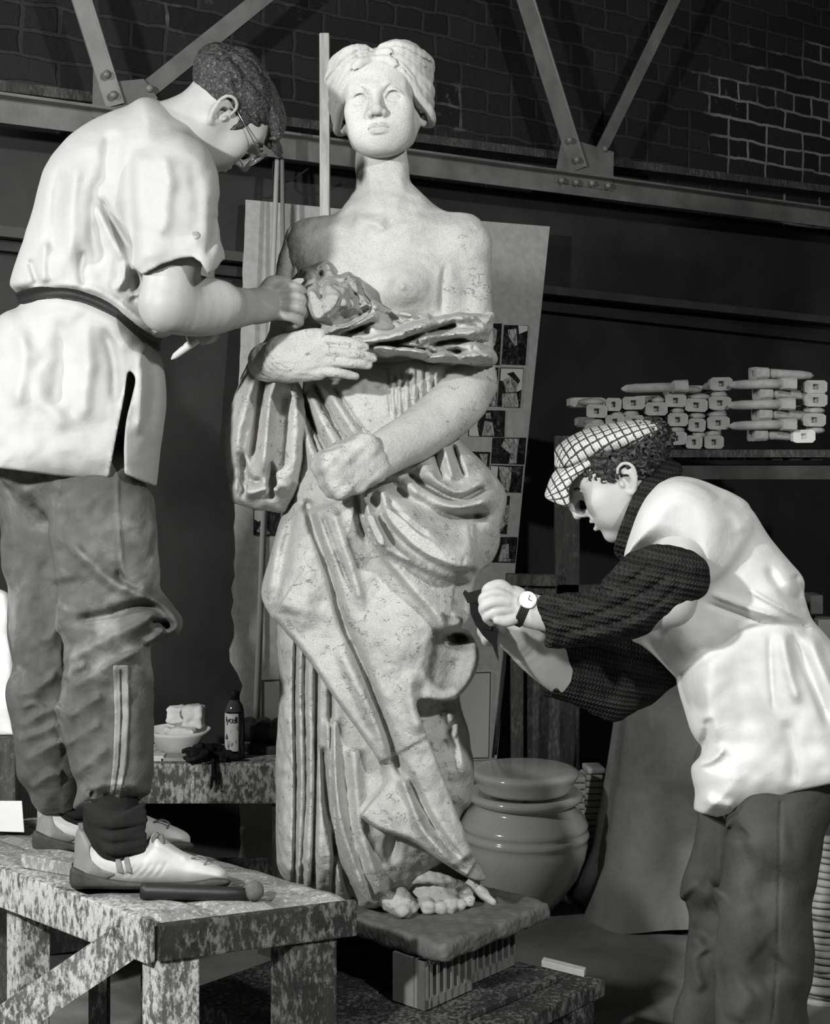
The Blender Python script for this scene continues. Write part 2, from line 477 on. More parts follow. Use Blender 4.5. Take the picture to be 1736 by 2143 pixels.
# ---------------------------------------------------------------- the workshop
WT = .70
def wy(px, base=5.0): return base/(1-WT*(px-CX)/FPX)
def wp(px, py, off=0.0): return at(px, py, wy(px, 5.0-off))
br = NT('soot_brick').set(Roughness=.9); br.b.inputs['Specular IOR Level'].default_value = .25
bu = br.node('ShaderNodeUVMap'); bmap = br.node('ShaderNodeMapping'); br.l.new(bu.outputs[0], bmap.inputs['Vector'])
bmap.inputs['Rotation'].default_value = (0, 0, math.radians(0.6))
wn = br.node('ShaderNodeTexNoise'); wn.inputs['Scale'].default_value = 9; wn.inputs['Detail'].default_value = 4; br.l.new(bmap.outputs[0], wn.inputs['Vector'])
wm = br.node('ShaderNodeMix'); wm.data_type = 'VECTOR'; wm.inputs[0].default_value = .030; br.l.new(bmap.outputs[0], wm.inputs[4]); br.l.new(wn.outputs['Color'], wm.inputs[5])
bt = br.node('ShaderNodeTexBrick'); br.l.new(wm.outputs[1], bt.inputs['Vector']); bt.offset = .5; bt.offset_frequency = 2; bt.squash = .5; bt.squash_frequency = 3
for k_, v_ in (('Scale', 1.0), ('Mortar Size', .0075), ('Mortar Smooth', .35), ('Brick Width', .225), ('Row Height', .078), ('Bias', -.2)): bt.inputs[k_].default_value = v_
bt.inputs['Color1'].default_value = grey(.014); bt.inputs['Color2'].default_value = grey(.026); bt.inputs['Mortar'].default_value = grey(.034)
n_ = br.noise(bmap.outputs[0], 2.6, 5); sx_ = br.node('ShaderNodeSeparateXYZ'); br.l.new(bmap.outputs[0], sx_.inputs[0])
dx_ = br.math('DIVIDE', br.math('SUBTRACT', sx_.outputs[0], 4.15), .75); dz_ = br.math('DIVIDE', br.math('SUBTRACT', sx_.outputs[1], 2.75), .42)
rg_ = br.math('SUBTRACT', 1.0, br.math('ADD', br.math('MULTIPLY', dx_, dx_), br.math('MULTIPLY', dz_, dz_)))
lime = br.ramp(br.math('ADD', n_, br.math('MULTIPLY', br.math('MAXIMUM', rg_, -.45), .22)), [(.52, (0, 0, 0, 1)), (.68, (1, 1, 1, 1))])
mort = br.math('MULTIPLY', bt.outputs['Fac'], lime); n2_ = br.noise(bmap.outputs[0], 26, 5, .7)
pat = br.math('MULTIPLY', br.math('MULTIPLY', br.math('GREATER_THAN', n2_, .60), br.ramp(n_, [(.58, (0, 0, 0, 1)), (.7, (1, 1, 1, 1))])), .35)
bc = br.mix(mort, bt.outputs['Color'], grey(.24)); bc = br.mix(pat, bc, grey(.22))
br.color(bc); br.bump(br.math('SUBTRACT', br.math('MULTIPLY', n2_, .5), bt.outputs['Fac']), .8, .012); M['brick'] = br.m
M['render'] = plain('sooty_render', .040, .55, .35, noise=.35, nscale=3, bump=.25, bscale=18)
M['steel'] = plain('painted_steel', .16, .42, .5, noise=.30, nscale=9, bump=.12, bscale=70)
M['timber'] = wood('dark_timber', .030, .085, (6, 6, .8), 6, .15, spotc=.12)
M['batten'] = wood('pale_batten', .24, .60, (9, 9, .9), 4)
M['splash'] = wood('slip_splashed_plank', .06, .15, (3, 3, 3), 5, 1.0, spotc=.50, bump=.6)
M['splash_d'] = wood('slip_splashed_wood_dark', .014, .04, (3, 3, 3), 5, .3, spotc=.14, bump=.6)  # darker version of the splashed plank; on the bench it paints in shade
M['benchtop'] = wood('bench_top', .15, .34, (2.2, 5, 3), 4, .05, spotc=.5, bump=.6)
M['fibre'] = plain('fibreboard', .42, .95, .1, noise=.12, nscale=40, bump=.35, bscale=160)
M['floor'] = plain('concrete_floor', .20, .85, .2, noise=.5, nscale=3, bump=.4, bscale=40)
M['plaster'] = plain('plaster', .80, .8, .2, noise=.05, nscale=12, bump=.3, bscale=40)
M['slab'] = plain('slab_clay', .115, .8, .25, noise=.2, nscale=14, bump=.5, bscale=60)
M['terra'] = plain('hollow_block', .20, .75, .25, noise=.18, nscale=12, bump=.25, bscale=90)
M['canvas'] = cloth('canvas_sheet', .19, .30, .4, dscale=3.5)
M['biscuit'] = plain('biscuit_clay', .42, .9, .15, noise=.14, nscale=22, bump=.3, bscale=90)
M['biscuit_d'] = plain('biscuit_clay_dusty', .40, .9, .15, noise=.2, nscale=30, bump=.4, bscale=90)
M['glaze'] = glaze('salt_glaze', .58)

def struct(name, bmb, mat):
    o = bmb.build(name, mat); o['kind'] = 'structure'; return o
# floor
m = MB(); m.box((0.4, 4.2, -.05), (4.2, 5.2, .05)); struct('floor', m, M['floor'])
# back wall, sooty render below and brick above the truss
a0, b0 = wp(-420, 930), wp(2150, 930)
def wquad(name, z0, z1, off, mat, uv=True):
    A, B = a0.copy(), b0.copy(); A[1] -= off; B[1] -= off
    d = (B-A); L = np.linalg.norm(d); n = np.array([d[1], -d[0], 0])/L
    me = bpy.data.meshes.new(name); th = .25
    P = [(A[0], A[1], z0), (B[0], B[1], z0), (B[0], B[1], z1), (A[0], A[1], z1)]
    Q = [(p[0]-n[0]*th, p[1]-n[1]*th, p[2]) for p in P]
    me.from_pydata([tuple(map(float, p)) for p in P+Q], [], [(0, 1, 2, 3), (7, 6, 5, 4), (4, 5, 1, 0), (3, 2, 6, 7), (0, 3, 7, 4), (1, 5, 6, 2)])
    ul = me.uv_layers.new(name='UVMap'); co_ = [(0, z0), (L, z0), (L, z1), (0, z1)]
    for l in me.loops:
        k = l.vertex_index % 4; ul.data[l.index].uv = co_[k]
    o = link(name, me, mat); o['kind'] = 'structure'; return o
zc = 2.32
wquad('wall_back', 0.0, zc, .0, M['render']); wquad('wall_back_upper', zc, 4.6, -.06, M['brick'])
# dark returns so the room is enclosed as in the yard
m = MB(); m.box((-3.3, 3.2, 2.3), (.1, 4.6, 2.3)); struct('wall_left', m, M['render'])
m = MB(); m.box((4.6, 3.6, 2.3), (.1, 5.0, 2.3)); struct('wall_right', m, M['render'])
m = MB(); m.bar(wp(-400, 446, .05), wp(2100, 712, .05), .10, .030); struct('trim_1', m, plain('rail_paint', .07, .5, .4, noise=.3, nscale=8))
m = MB(); m.bar(wp(-400, 470, .02), wp(2100, 752, .02), .05, .03); struct('trim_2', m, M['render'])
m = MB(); m.bar(wp(-400, 140, .0), wp(2100, 448, .0), .12, .03); struct('trim_3', m, M['timber'])

# roof truss
tr = empty('roof_truss', wp(1200, 350, .25), 'riveted steel roof truss crossing the brick wall behind the statue', 'truss')
def angle(a, b, w, fl, name, up, mat=M['steel'], t=.008, off=.0):
    """angle section from a to b: one leaf w wide facing the room, the other leaf returning fl"""
    m = MB(); a, b = np.array(a), np.array(b); d = (b-a)/np.linalg.norm(b-a); u = np.array(up, float); u -= d*(u@d); u /= np.linalg.norm(u); n = np.cross(u, d); n /= np.linalg.norm(n)
    if n[1] > 0: n = -n
    m.bar(a, b, t, w, up=u); m.bar(a+u*(w/2)-n*(-fl/2), b+u*(w/2)+n*fl/2, fl, t, up=u)
    return m.build(name, mat, tr)
CO = .26
angle(wp(-400, 178, CO), wp(2100, 506, CO), .070, .05, 'bottom_chord', (0, 0, 1))
def strut(px0, py0, px1, py1, wl, wr, off, name):
    a, b = wp(px0, py0, off), wp(px1, py1, off); d = (b-a)/np.linalg.norm(b-a); n = np.array([WT, -1, 0]); n /= np.linalg.norm(n); s_ = np.cross(d, n); s_ /= np.linalg.norm(s_)
    if s_[0] < 0: s_ = -s_
    m = MB(); L = -s_*wl + np.array(n)*-.012; Rr = s_*wr + n*-.030; th = n*-.007
    for e in (L, Rr):
        m.hull([a, b, b+e, a+e], [a+th, b+th, b+e+th, a+e+th])
    m.tube([a, b], .004, 8)
    return m.build(name, M['steel'], tr)
strut(118-1-18, -60, 1226-1104, 348, .05, .03, CO+.03, 'strut') if 0 else None
strut(1099, -60, 1226, 348, .062, .036, CO+.03, 'strut'); strut(172, -60, 258, 216, .050, .022, CO+.03, 'strut')
m = MB(); m.bar(wp(600, -46, CO-.02), wp(298, 196, CO-.02), .052, .008, up=(WT, -1, 0)); m.build('brace', M['steel'], tr)
m = MB(); m.bar(wp(1440, -60, CO-.02), wp(1256, 318, CO-.02), .046, .008, up=(WT, -1, 0)); m.build('brace', M['steel'], tr)
def gus(pts, off):
    m = MB(); m.hull([wp(x, y, off) for x, y in pts], [wp(x, y, off-.010) for x, y in pts]); m.build('gusset_plate', M['steel'], tr)
gus([(196, 120), (248, 170), (300, 165), (330, 205), (280, 258), (192, 246)], CO+.012); gus([(1176, 285), (1284, 318), (1282, 400), (1158, 380)], CO+.012)
for x, y, o in ((224, 156, .062), (238, 199, .062), (313, 185, .03), (1191, 293, .062), (1206, 334, .062), (1265, 311, .03), (1175, 377, .046), (1205, 381, .046), (1238, 383, .046), (1272, 388, .046)):
    m = MB(); R_ = Matrix(((math.cos(math.atan(WT)), 0, math.sin(math.atan(WT))), (math.sin(math.atan(WT)), 0, -math.cos(math.atan(WT))), (0, 1, 0)))
    m.lathe([(.0125, 0), (.012, .005), (.008, .010), (0, .012)], wp(x, y, CO+o-.014), R_, 16); m.build('rivet', M['steel'], tr, True)

# batten, rods, wire
BY = 4.30
m = MB(); a, b = at(679, 72, BY), at(682, 600, BY); b[2] = 0; b[0] = at(683, 900, BY)[0]
m.bar(a, b, .040, .030, up=(1, 0, 0), bevel=.004); tag(m.build('wooden_batten', M['batten']), 'tall pale wooden batten standing upright behind the statue head', 'batten')
TZ0 = CAMZ-(1598-HY)*3.95/FPX
for i, (x0, x1, r, lb) in enumerate(((581, 570, .0075, 'thin pale rod leaning beside the batten, the lighter of two'), (590, 592, .0065, 'thin grey rod leaning beside the batten, right of the lighter rod'))):
    m = MB(); a, b = at(x0, 300, 4.48), at(x1, 596, 4.40); b = a+(b-a)*(a[2]-TZ0)/(a[2]-b[2])
    m.tube([a, b], [r, r*1.4], 10); tag(m.build('rod', plain('rod_wood%d' % i, (.42, .22)[i], .6), None, True), lb, 'rod')
m = MB(); m.tube([at(x, y, 4.5) for x, y in catmull([(578, 286), (596, 300), (592, 318), (574, 330), (572, 372), (592, 382), (618, 372), (646, 352)], 6)], .003, 6); tag(m.build('wire_hook', M['black'], None, True), 'bent dark wire hooked over the steel chord near the rods', 'wire')

# leaning board with pictures
def by(px, py): return (4.86 - .30*np.clip((py-420)/1200, 0, 1.2))/(1-.6*(px-CX)/FPX)
def bp(px, py, off=0.0): return at(px, py, by(px, py)-off)
rb = random.Random(3); edge = []
for k in range(60):
    t = k/59; y = 418+t*1500
    x = np.interp(y, [418, 470, 700, 1100, 1200, 1300, 1385, 1400, 1440, 1640], [514, 512, 503, 490, 486, 484, 486, 500, 502, 498]) + (rb.uniform(-1.2, 1.2) if y < 1100 else rb.uniform(-7, 6))
    edge.append((x, y))
pts = edge + [(1014, 1828), (1042, 1560), (1100, 960), (1150, 474), (1000, 462), (700, 436), (530, 419)]
m = MB(); m.hull([bp(x, y) for x, y in pts], [bp(x, y, -.018) for x, y in pts])
board = tag(m.build('fibreboard_panel', M['fibre']), 'large pale fibreboard panel leaning on the wall, torn left edge', 'board')
pm_d = NT('print_dark').set(Roughness=.35); v_ = pm_d.mapping(); pm_d.color(pm_d.ramp(pm_d.noise(v_, 34, 6, .7, 1.5), [(.44, .006), (.58, .03), (.72, .20)]))
pm_l = NT('print_light').set(Roughness=.35); v_ = pm_l.mapping((1, 1, .5)); pm_l.color(pm_l.ramp(pm_l.noise(v_, 55, 6, .7, 2.0), [(.36, .05), (.5, .34), (.64, .62)]))
pm_w = plain('print_sky', .62, .35)
pics = [
 ('photograph of dark carved shapes half hidden behind the sash', [(1018, 677), (1050, 677), (1045, 764), (1014, 762)], [('l', [(1030, 684), (1040, 690), (1036, 722), (1026, 730)])]),
 ('photograph of a dark building facade with pale sky corner, topmost on the board', [(1055, 680), (1105, 681), (1099, 764), (1049, 762)], [('w', [(1084, 681), (1104, 682), (1103, 692), (1086, 699)]), ('l', [(1062, 690), (1080, 688), (1082, 722), (1076, 724), (1064, 704)])]),
 ('photograph of a statue ear and neck, left of the hat picture', [(1008, 769), (1043, 769), (1038, 851), (1000, 849)], [('l', [(1026, 780), (1040, 774), (1038, 800), (1028, 810)]), ('l', [(1022, 816), (1038, 810), (1037, 850), (1026, 850)])]),
 ('photograph of a statue head in a hat against pale sky', [(1046, 769), (1095, 770), (1088, 853), (1040, 851)], [('w', [(1048, 771), (1094, 772), (1091, 815), (1082, 820), (1060, 800), (1046, 796)]), ('l', [(1052, 795), (1072, 786), (1084, 806), (1080, 820), (1058, 822)]), ('d', [(1060, 782), (1074, 778), (1088, 796), (1084, 804), (1070, 790)]), ('l', [(1050, 824), (1080, 822), (1086, 852), (1050, 852)])]),
 ('photograph of a dark draped figure on white, widest on the board', [(981, 858), (1057, 859), (1055, 915), (979, 913)], [('w', [(983, 860), (1006, 860), (998, 890), (1002, 913), (981, 912)]), ('l', [(1014, 880), (1030, 884), (1034, 912), (1008, 912)]), ('l', [(1016, 864), (1026, 864), (1028, 876), (1016, 876)])]),
 ('photograph of pale swagged drapery on black, above the skirt picture', [(1030, 916), (1101, 916), (1097, 972), (1027, 970)], [('l', [(1056, 918), (1086, 918), (1082, 946), (1080, 970), (1064, 970), (1068, 950), (1048, 934)])]),
 ('small photograph of drapery peeping out above the hip', [(984, 945), (1026, 946), (1023, 978), (990, 978)], [('l', [(1002, 950), (1020, 950), (1018, 974), (1010, 970)])]),
 ('photograph of a skirt hem on black, below the swag picture', [(1025, 973), (1095, 975), (1090, 1031), (1022, 1029)], [('l', [(1044, 976), (1070, 978), (1068, 1010), (1064, 1030), (1054, 1024), (1046, 1000)]), ('w', [(1026, 975), (1042, 976), (1040, 1000), (1028, 1000)])]),
 ('photograph of a statue foot cut off by the drapery', [(1018, 1038), (1067, 1038), (1060, 1118), (1015, 1114)], [('l', [(1048, 1064), (1064, 1056), (1062, 1096), (1040, 1112), (1032, 1104), (1050, 1090)])]),
 ('lowest photograph at the right, a plinth on black', [(1040, 1124), (1083, 1124), (1078, 1178), (1028, 1177)], [('l', [(1050, 1140), (1064, 1138), (1064, 1168), (1044, 1168)]), ('l', [(1042, 1168), (1068, 1170), (1068, 1175), (1042, 1175)])]),
 ('photograph of bright tangled shapes at the left under the sleeve', [(530, 1066), (588, 1066), (584, 1121), (530, 1120)], [('w', [(532, 1068), (556, 1068), (552, 1086), (540, 1092), (532, 1086)]), ('l', [(536, 1112), (548, 1096), (566, 1116), (560, 1119)])]),
]
for lb, q, inner in pics:
    e = empty('photograph', bp(*q[0], .004), lb, 'photograph', 'photographs pinned to the fibreboard panel')
    m = MB(); m.hull([bp(x, y, .005) for x, y in q], [bp(x, y, .001) for x, y in q]); m.build('print', pm_d.m, e)
    for i, (c, p_) in enumerate(inner):
        m = MB(); o_ = .0058+.0004*i; m.hull([bp(x, y, o_) for x, y in p_], [bp(x, y, .0045) for x, y in p_]); m.build('image', {'l': pm_l.m, 'w': pm_w, 'd': pm_d.m}[c], e)
dr = empty('drawing_sheet', bp(560, 1430, .004), 'ruled pale drawing sheet low on the fibreboard, behind the statue legs', 'drawing')
m = MB(); q = [(544, 1420), (1030, 1402), (1026, 1590), (544, 1600)]; m.hull([bp(x, y, .006) for x, y in q], [bp(x, y, .001) for x, y in q]); m.build('sheet', plain('drawing_paper', .50, .9, .1), dr)
m = MB(); q = [(547, 1424), (1026, 1407), (1022, 1586), (547, 1597)]
for i in range(4): m.tube([bp(*q[i], .007), bp(*q[(i+1) % 4], .007)], .0022, 6)
m.build('ruled_border', plain('ink', .10), dr)
m = MB(); m.tube([bp(x, y, .03) for x, y in catmull([(1064, 1340), (1058, 1380), (1050, 1450), (1036, 1580)], 6)], .005, 8); tag(m.build('cable', M['black'], None, True), 'thin dark cable hanging at the right edge of the fibreboard', 'cable')

# storage rack at the right
rk = empty('shelf_rack', at(1185, 1590, 4.72)*[1, 1, 0], 'dark timber storage rack with posts and planks in the background at right', 'rack')
RKY = 4.72
def post(x0, x1, y0, y1, Y, nm='post', mat=None, d=.05):
    a = at((x0+x1)/2, y0, Y); b = at((x0+x1)/2, y1, Y) if y1 else np.array([a[0], Y, 0.0])
    m = MB(); w = (x1-x0)*Y/FPX; m.box((a+b)/2, (w/2, d/2, (a[2]-b[2])/2), bevel=.004); m.build(nm, mat or M['timber'], rk)
post(1160, 1211, 912, 0, RKY); post(1068, 1094, 1226, 0, RKY+.02); post(1101, 1146, 1226, 0, RKY+.05); post(1146, 1170, 1440, 0, RKY-.05, 'post', M['timber']);
m = MB(); a, b = at(1058, 1212, RKY-.03), at(1165, 1214, RKY-.03); m.bar(a, b, .04, .036); m.build('rail', M['timber'], rk)
m = MB(); a, b = at(1070, 1232, RKY), at(1300, 1232, RKY); m.bar(a, b, .05, .03); m.build('rail', M['timber'], rk)
SHZ = at(1400, 941, 4.6)[2]
m = MB(); x0, x1 = at(1215, 937, 4.6)[0], at(1850, 937, 4.6)[0]; m.box(((x0+x1)/2, 4.75, SHZ-.012), ((x1-x0)/2, .20, .012)); m.build('shelf', M['timber'], rk)
m = MB(); a = at(1540, 988, 4.66); m.box((a[0]+.1, 4.70, a[2]), (.42, .10, .022)); m.build('shelf', plain('dusty_plank', .07, .9, .1, noise=.3), rk)
for x in (1425, 1462, 1500, 1538, 1578, 1618, 1655, 1700): 
    a = at(x, 955, 4.63); m = MB(); m.box(a, (.017, .05, .012)); m.build('spacer', plain('spacer_wood', .06, .9), rk)

# ---- socketed clay handles heaped on the shelf
def handle_proto():
    e = bpy.data.objects.new('clay_fitting', None); C.objects.link(e); e.empty_display_size = .03
    m = MB()   # head: bevelled block with a square socket, facing -y
    P = [(-.030, -.016), (-.022, -.021), (.024, -.021), (.032, -.012), (.032, .014), (.024, .021), (-.024, .021), (-.031, .014)]
    H_ = [(-.008, -.009), (.008, -.009), (.008, .009), (-.008, .009)]
    bm = m.bm; o1 = [bm.verts.new((x, 0, z)) for x, z in P]; o2 = [bm.verts.new((x*.9, .045, z*.9)) for x, z in P]; i1 = [bm.verts.new((x, 0, z)) for x, z in H_]; i2 = [bm.verts.new((x*.8, .022, z*.8)) for x, z in H_]
    for A, B in ((o1, o2), (i2, i1)):
        n = len(A)
        for k in range(n): bm.faces.new((A[k], A[(k+1) % n], B[(k+1) % n], B[k]))
    bm.faces.new(i2); bm.faces.new(o2[::-1])
    near = {0: (0, 1), 1: (2, 3), 2: (4, 5), 3: (6, 7)}
    for k in range(4):
        a, b = k, (k+1) % 4; po = {0: [0, 1, 2], 1: [2, 3, 4], 2: [4, 5, 6], 3: [6, 7, 0]}[k]
        bm.faces.new([i1[b], i1[a]] + [o1[q] for q in po])
    bmesh.ops.recalc_face_normals(bm, faces=bm.faces)
    m.build('head', M['biscuit_d'], e)
    m = MB(); m.tube([(0, .04, 0), (0, .08, .0), (0, .17, -.004), (0, .20, -.005), (0, .215, -.006)], [.017, .0165, .016, .013, .004], 12); m.build('shaft', M['biscuit_d'], e, True)
    return e
hp = handle_proto(); hp_used = [False]
Hs = [('T', 140, 320, 150), ('H', 270, 345, 104), ('H', 405, 335, 150), ('H', 155, 390, 140), ('T', 280, 408, 115), ('T', 415, 400, 130), ('T', 155, 458, 105), ('H', 280, 460, 130), ('H', 410, 460, 130), ('H', 150, 515, 140), ('T', 280, 520, 110), ('T', 410, 525, 110),
      ('T', 570, 308, 105), ('H', 690, 318, 140), ('H', 560, 375, 160), ('T', 690, 380, 110), ('T', 560, 440, 150), ('H', 705, 448, 135), ('H', 560, 505, 160), ('T', 710, 510, 140), ('T', 560, 565, 100), ('H', 690, 575, 170),
      ('T', 850, 285, 170), ('H', 830, 350, 155), ('H', 1000, 205, 150), ('T', 1000, 270, 130), ('H', 990, 335, 165), ('T', 845, 415, 130), ('T', 985, 405, 150), ('H', 835, 485, 115), ('H', 980, 470, 170), ('T', 850, 545, 110), ('T', 970, 535, 130), ('H', 815, 600, 110), ('H', 950, 600, 130),
      ('T', 835, 236, 160), ('H', 1640, 225, 175), ('H', 1640, 315, 175), ('T', 1645, 378, 160), ('H', 1630, 450, 170), ('T', 1660, 512, 140), ('H', 1560, 560, 185),
      ('H', 560, 610, 110), ('L', 1140, 135, 0), ('Rr', 1490, 205, 0), ('L', 1165, 272, 0), ('Rr', 1480, 343, 0), ('L', 1160, 412, 0), ('Rr', 1490, 482, 0), ('L', 1130, 552, 0), ('D', 690, 225, 0)]
piles = {}
for t, x, y, w in Hs:
    if t in 'HT':
        k = min((155, 275, 412, 562, 697, 838, 985, 1600), key=lambda c: abs(c-x)); piles.setdefault(k, []).append((y, x, t))
ordn = ['topmost', 'second down', 'third down', 'fourth down', 'fifth down', 'sixth down', 'seventh down', 'eighth down']
pn = {155: 'the leftmost pile', 275: 'the second pile from the left', 412: 'the third pile from the left', 562: 'the fourth pile from the left', 697: 'the fifth pile from the left', 838: 'the sixth pile', 985: 'the pile left of the lengthwise handles', 1600: 'the pile at the right edge'}
lengthwise = iter(['topmost', 'second', 'third', 'fourth', 'fifth', 'sixth', 'lowest'])
first = True
for t, x, y, w in Hs:
    X, Yp = 1200+x/3.239, 740+y/3.239
    if first: o = hp; first = False
    else: o = copy_tree(hp)
    o.name = 'clay_fitting'; Yd = 4.60
    jit = rb.uniform(-.06, .06)
    if t == 'H': o.location = V(at(X, Yp, Yd)); o.rotation_euler = (0, rb.uniform(-.05, .05), jit); s_ = w/3.239*Yd/FPX/.062
    elif t == 'T': a = at(X, Yp, Yd+.0); a[1] += .215; o.location = V(a); o.rotation_euler = (0, 0, math.pi+jit); s_ = 1.0
    elif t == 'L': o.location = V(at(X+22, Yp, Yd+.02)); o.rotation_euler = (0, 0, -math.pi/2+.22); s_ = 1.0
    elif t == 'Rr': o.location = V(at(X, Yp, Yd+.0)); o.rotation_euler = (0, 0, math.pi/2+.12); s_ = .95
    else: o.location = V(at(X+20, Yp+2, Yd)); o.rotation_euler = (0, math.radians(14), math.pi/2+.2); s_ = 1.0
    o.scale = (min(s_, 1.15), 1, 1.0) if t == 'H' else (1, 1, .95) if t != 'T' else (w/3.239*Yd/FPX/.034, 1, .85)
    if t in 'HT':
        k = min((155, 275, 412, 562, 697, 838, 985, 1600), key=lambda c: abs(c-x)); r_ = sorted(piles[k]).index((y, x, t))
        tag(o, 'clay fitting, %s end out, %s in %s' % ('socket' if t == 'H' else 'rounded', ordn[r_], pn[k]), 'clay fitting', 'clay fittings heaped on the shelf')
    elif t == 'D': tag(o, 'clay fitting lying askew on top of the fourth and fifth piles', 'clay fitting', 'clay fittings heaped on the shelf')
    else: tag(o, 'clay fitting lying lengthwise, %s of the lengthwise stack on the shelf' % next(lengthwise), 'clay fitting', 'clay fittings heaped on the shelf')
    if (t, x, y) == ('H', 1560, 560):
        for ch in o.children: ch.data = ch.data.copy(); ch.data.materials[0] = M['plaster']
        o['label'] = 'whitest clay fitting, socket end out, low at the right end of the shelf'
# ---------------------------------------------------------------- head shared by the clay figure and the two men (local: x right, y back, z up, metres)
def head_build(f, c, R, sc=1.0, nose=1.0, jaw=1.0, mouth_open=0.0, ears=(-1, 1), brow=1.0, age=0.0, fem=False, ez=0.0, sock=.016, crown=1.0, iris=False):
    f.frame(c, R, sc)
    f.ell((0, .018, .030), (.074, .094, .084*crown), k=.02)
    f.ell((0, -.040, .022), (.066, .048, .056), k=.03)
    f.ell((0, -.034, -.048), (.058, .054, .066), k=.03)
    f.ell((0, .022, -.030), (.062, .064, .055), k=.03)
    for s in (-1, 1):
        f.tube([(s*.057, .008, -.042), (s*.046, -.022, -.078), (s*.021, -.058, -.103*jaw)], [.016, .016, .015], k=.03)
        f.ell((s*.043, -.060, -.026), (.024, .026, .022), k=.025)
        f.ell((s*.034, -.060, -.062), (.026, .026, .030), k=.03)
    f.ell((0, -.073, -.103*jaw), (.024, .018, .017), k=.022)
    f.tube([(-.046, -.070, .018+ez*.6), (-.022, -.085, .016+ez*.6), (0, -.086, .010+ez*.6), (.022, -.085, .016+ez*.6), (.046, -.070, .018+ez*.6)], [.008, .010, .009, .010, .008], k=.02)
    for s in (-1, 1):
        f.ell((s*.032, -.097, -.002+ez), (.021, sock, .0125), k=.014, op='sub')
    for s in (-1, 1):
        f.ell((s*.032, -.0715, -.004+ez), (.0160, .0145, .0145), k=.002)
        f.tube([(s*.013, -.083, -.006+ez), (s*.021, -.0885, .0065+ez), (s*.033, -.0895, .0108+ez), (s*.045, -.083, .0065+ez), (s*.053, -.072, -.005+ez)], [.0024, .0030, .0034, .0030, .0024], k=.0025, smooth=4)
        f.tube([(s*.016, -.087, .004+ez), (s*.023, -.0915, .0145+ez), (s*.034, -.0925, .0175+ez), (s*.046, -.085, .012+ez)], [.0008, .0014, .0014, .0008], k=.004, op='sub', smooth=4)
        f.tube([(s*.014, -.083, -.007+ez), (s*.024, -.0850, -.0150+ez), (s*.034, -.0850, -.0172+ez), (s*.044, -.079, -.0140+ez), (s*.051, -.072, -.006+ez)], [.002, .0026, .0026, .0026, .002], k=.003, smooth=4)
        if iris:
            a = [(s*.032+.0062*math.cos(t), -.0858, -.003+ez+.0062*math.sin(t)) for t in np.linspace(0, 2*math.pi, 13)]
            f.tube(a, .0012, k=.001, op='sub')
    n = nose
    f.tube([(0, -.087, .008), (0, -.098*(.6+.4*n), -.014), (0, -.1085-.012*(n-1), -.034)], [.0075, .0085, .0095], k=.014, smooth=4)
    f.ell((0, -.111-.016*(n-1), -.0385), (.0105, .0105, .0095), k=.008)
    for s in (-1, 1):
        f.ell((s*.0125, -.100-.008*(n-1), -.042), (.0075, .0115, .0080), k=.006)
        f.ell((s*.0065, -.104-.010*(n-1), -.0495), (.0040, .0070, .0042), k=.003, op='sub')
    f.ell((0, -.079, -.068), (.028, .017, .020), k=.02)
    if mouth_open > 0:
        f.ell((0, -.100, -.0705), (.019, .016, .0035+.006*mouth_open), k=.003, op='sub')
    zl = -.0765-.008*mouth_open
    f.tube([(-.025, -.086, -.071), (-.012, -.0985, -.0665), (-.004, -.1015, -.0650), (0, -.1005, -.0665), (.004, -.1015, -.0650), (.012, -.0985, -.0665), (.025, -.086, -.071)], [.0022, .0036, .0042, .0038, .0042, .0036, .0022], k=.005, smooth=4)
    f.tube([(-.023, -.085, -.072), (-.011, -.097, zl), (0, -.1, zl-.001), (.011, -.097, zl), (.023, -.085, -.072)], [.0022, .0042, .0050, .0042, .0022], k=.005, smooth=4)
    f.tube([(-.026, -.087, -.0712), (-.012, -.1015, -.0702), (0, -.1055, -.0705), (.012, -.1015, -.0702), (.026, -.087, -.0712)], [.0012, .0016, .0016, .0016, .0012], k=.002, op='sub', smooth=4)
    f.tube([(-.004, -.104, -.055), (-.0, -.103, -.062)], .0025, k=.006, op='sub')
    if age:
        for s in (-1, 1):
            f.tube([(s*.019, -.098, -.044), (s*.030, -.088, -.060), (s*.036, -.078, -.076)], [.0012, .0022, .0012], k=.006*age, op='sub', smooth=4)
            f.tube([(s*.018, -.088, -.016), (s*.032, -.088, -.021), (s*.046, -.078, -.016)], [.001, .0014, .001], k=.004*age, op='sub', smooth=4)
    for s in ears:
        e = np.array([s*.074, .012, -.012])
        X = lambda o, y, z: tuple(e + np.array([s*o, y, z]))
        f.tube([X(.002, .004, .018), X(.010, .018, .012), X(.010, .016, -.012), X(.003, .004, -.026)], [.007, .0075, .0065, .005], k=.006, smooth=4)
        f.tube([X(.006, -.012, .006), X(.013, -.006, .026), X(.017, .010, .033), X(.019, .024, .024), X(.018, .026, .006), X(.014, .018, -.012), X(.009, .008, -.026), X(.006, -.002, -.034), X(.002, -.010, -.026)], [.0032, .0038, .0042, .0042, .004, .0042, .0055, .006, .003], k=.003, smooth=4)
        f.tube([X(.010, .002, .012), X(.013, .012, .006), X(.012, .010, -.010), X(.007, .000, -.019)], [.0028, .003, .003, .0028], k=.003, smooth=4)
        f.ell(X(.009, -.001, -.004), (.006, .0075, .010), k=.003, op='sub')
        f.ell(X(.006, -.012, -.008), (.0045, .004, .007), k=.003)
    f.frame()

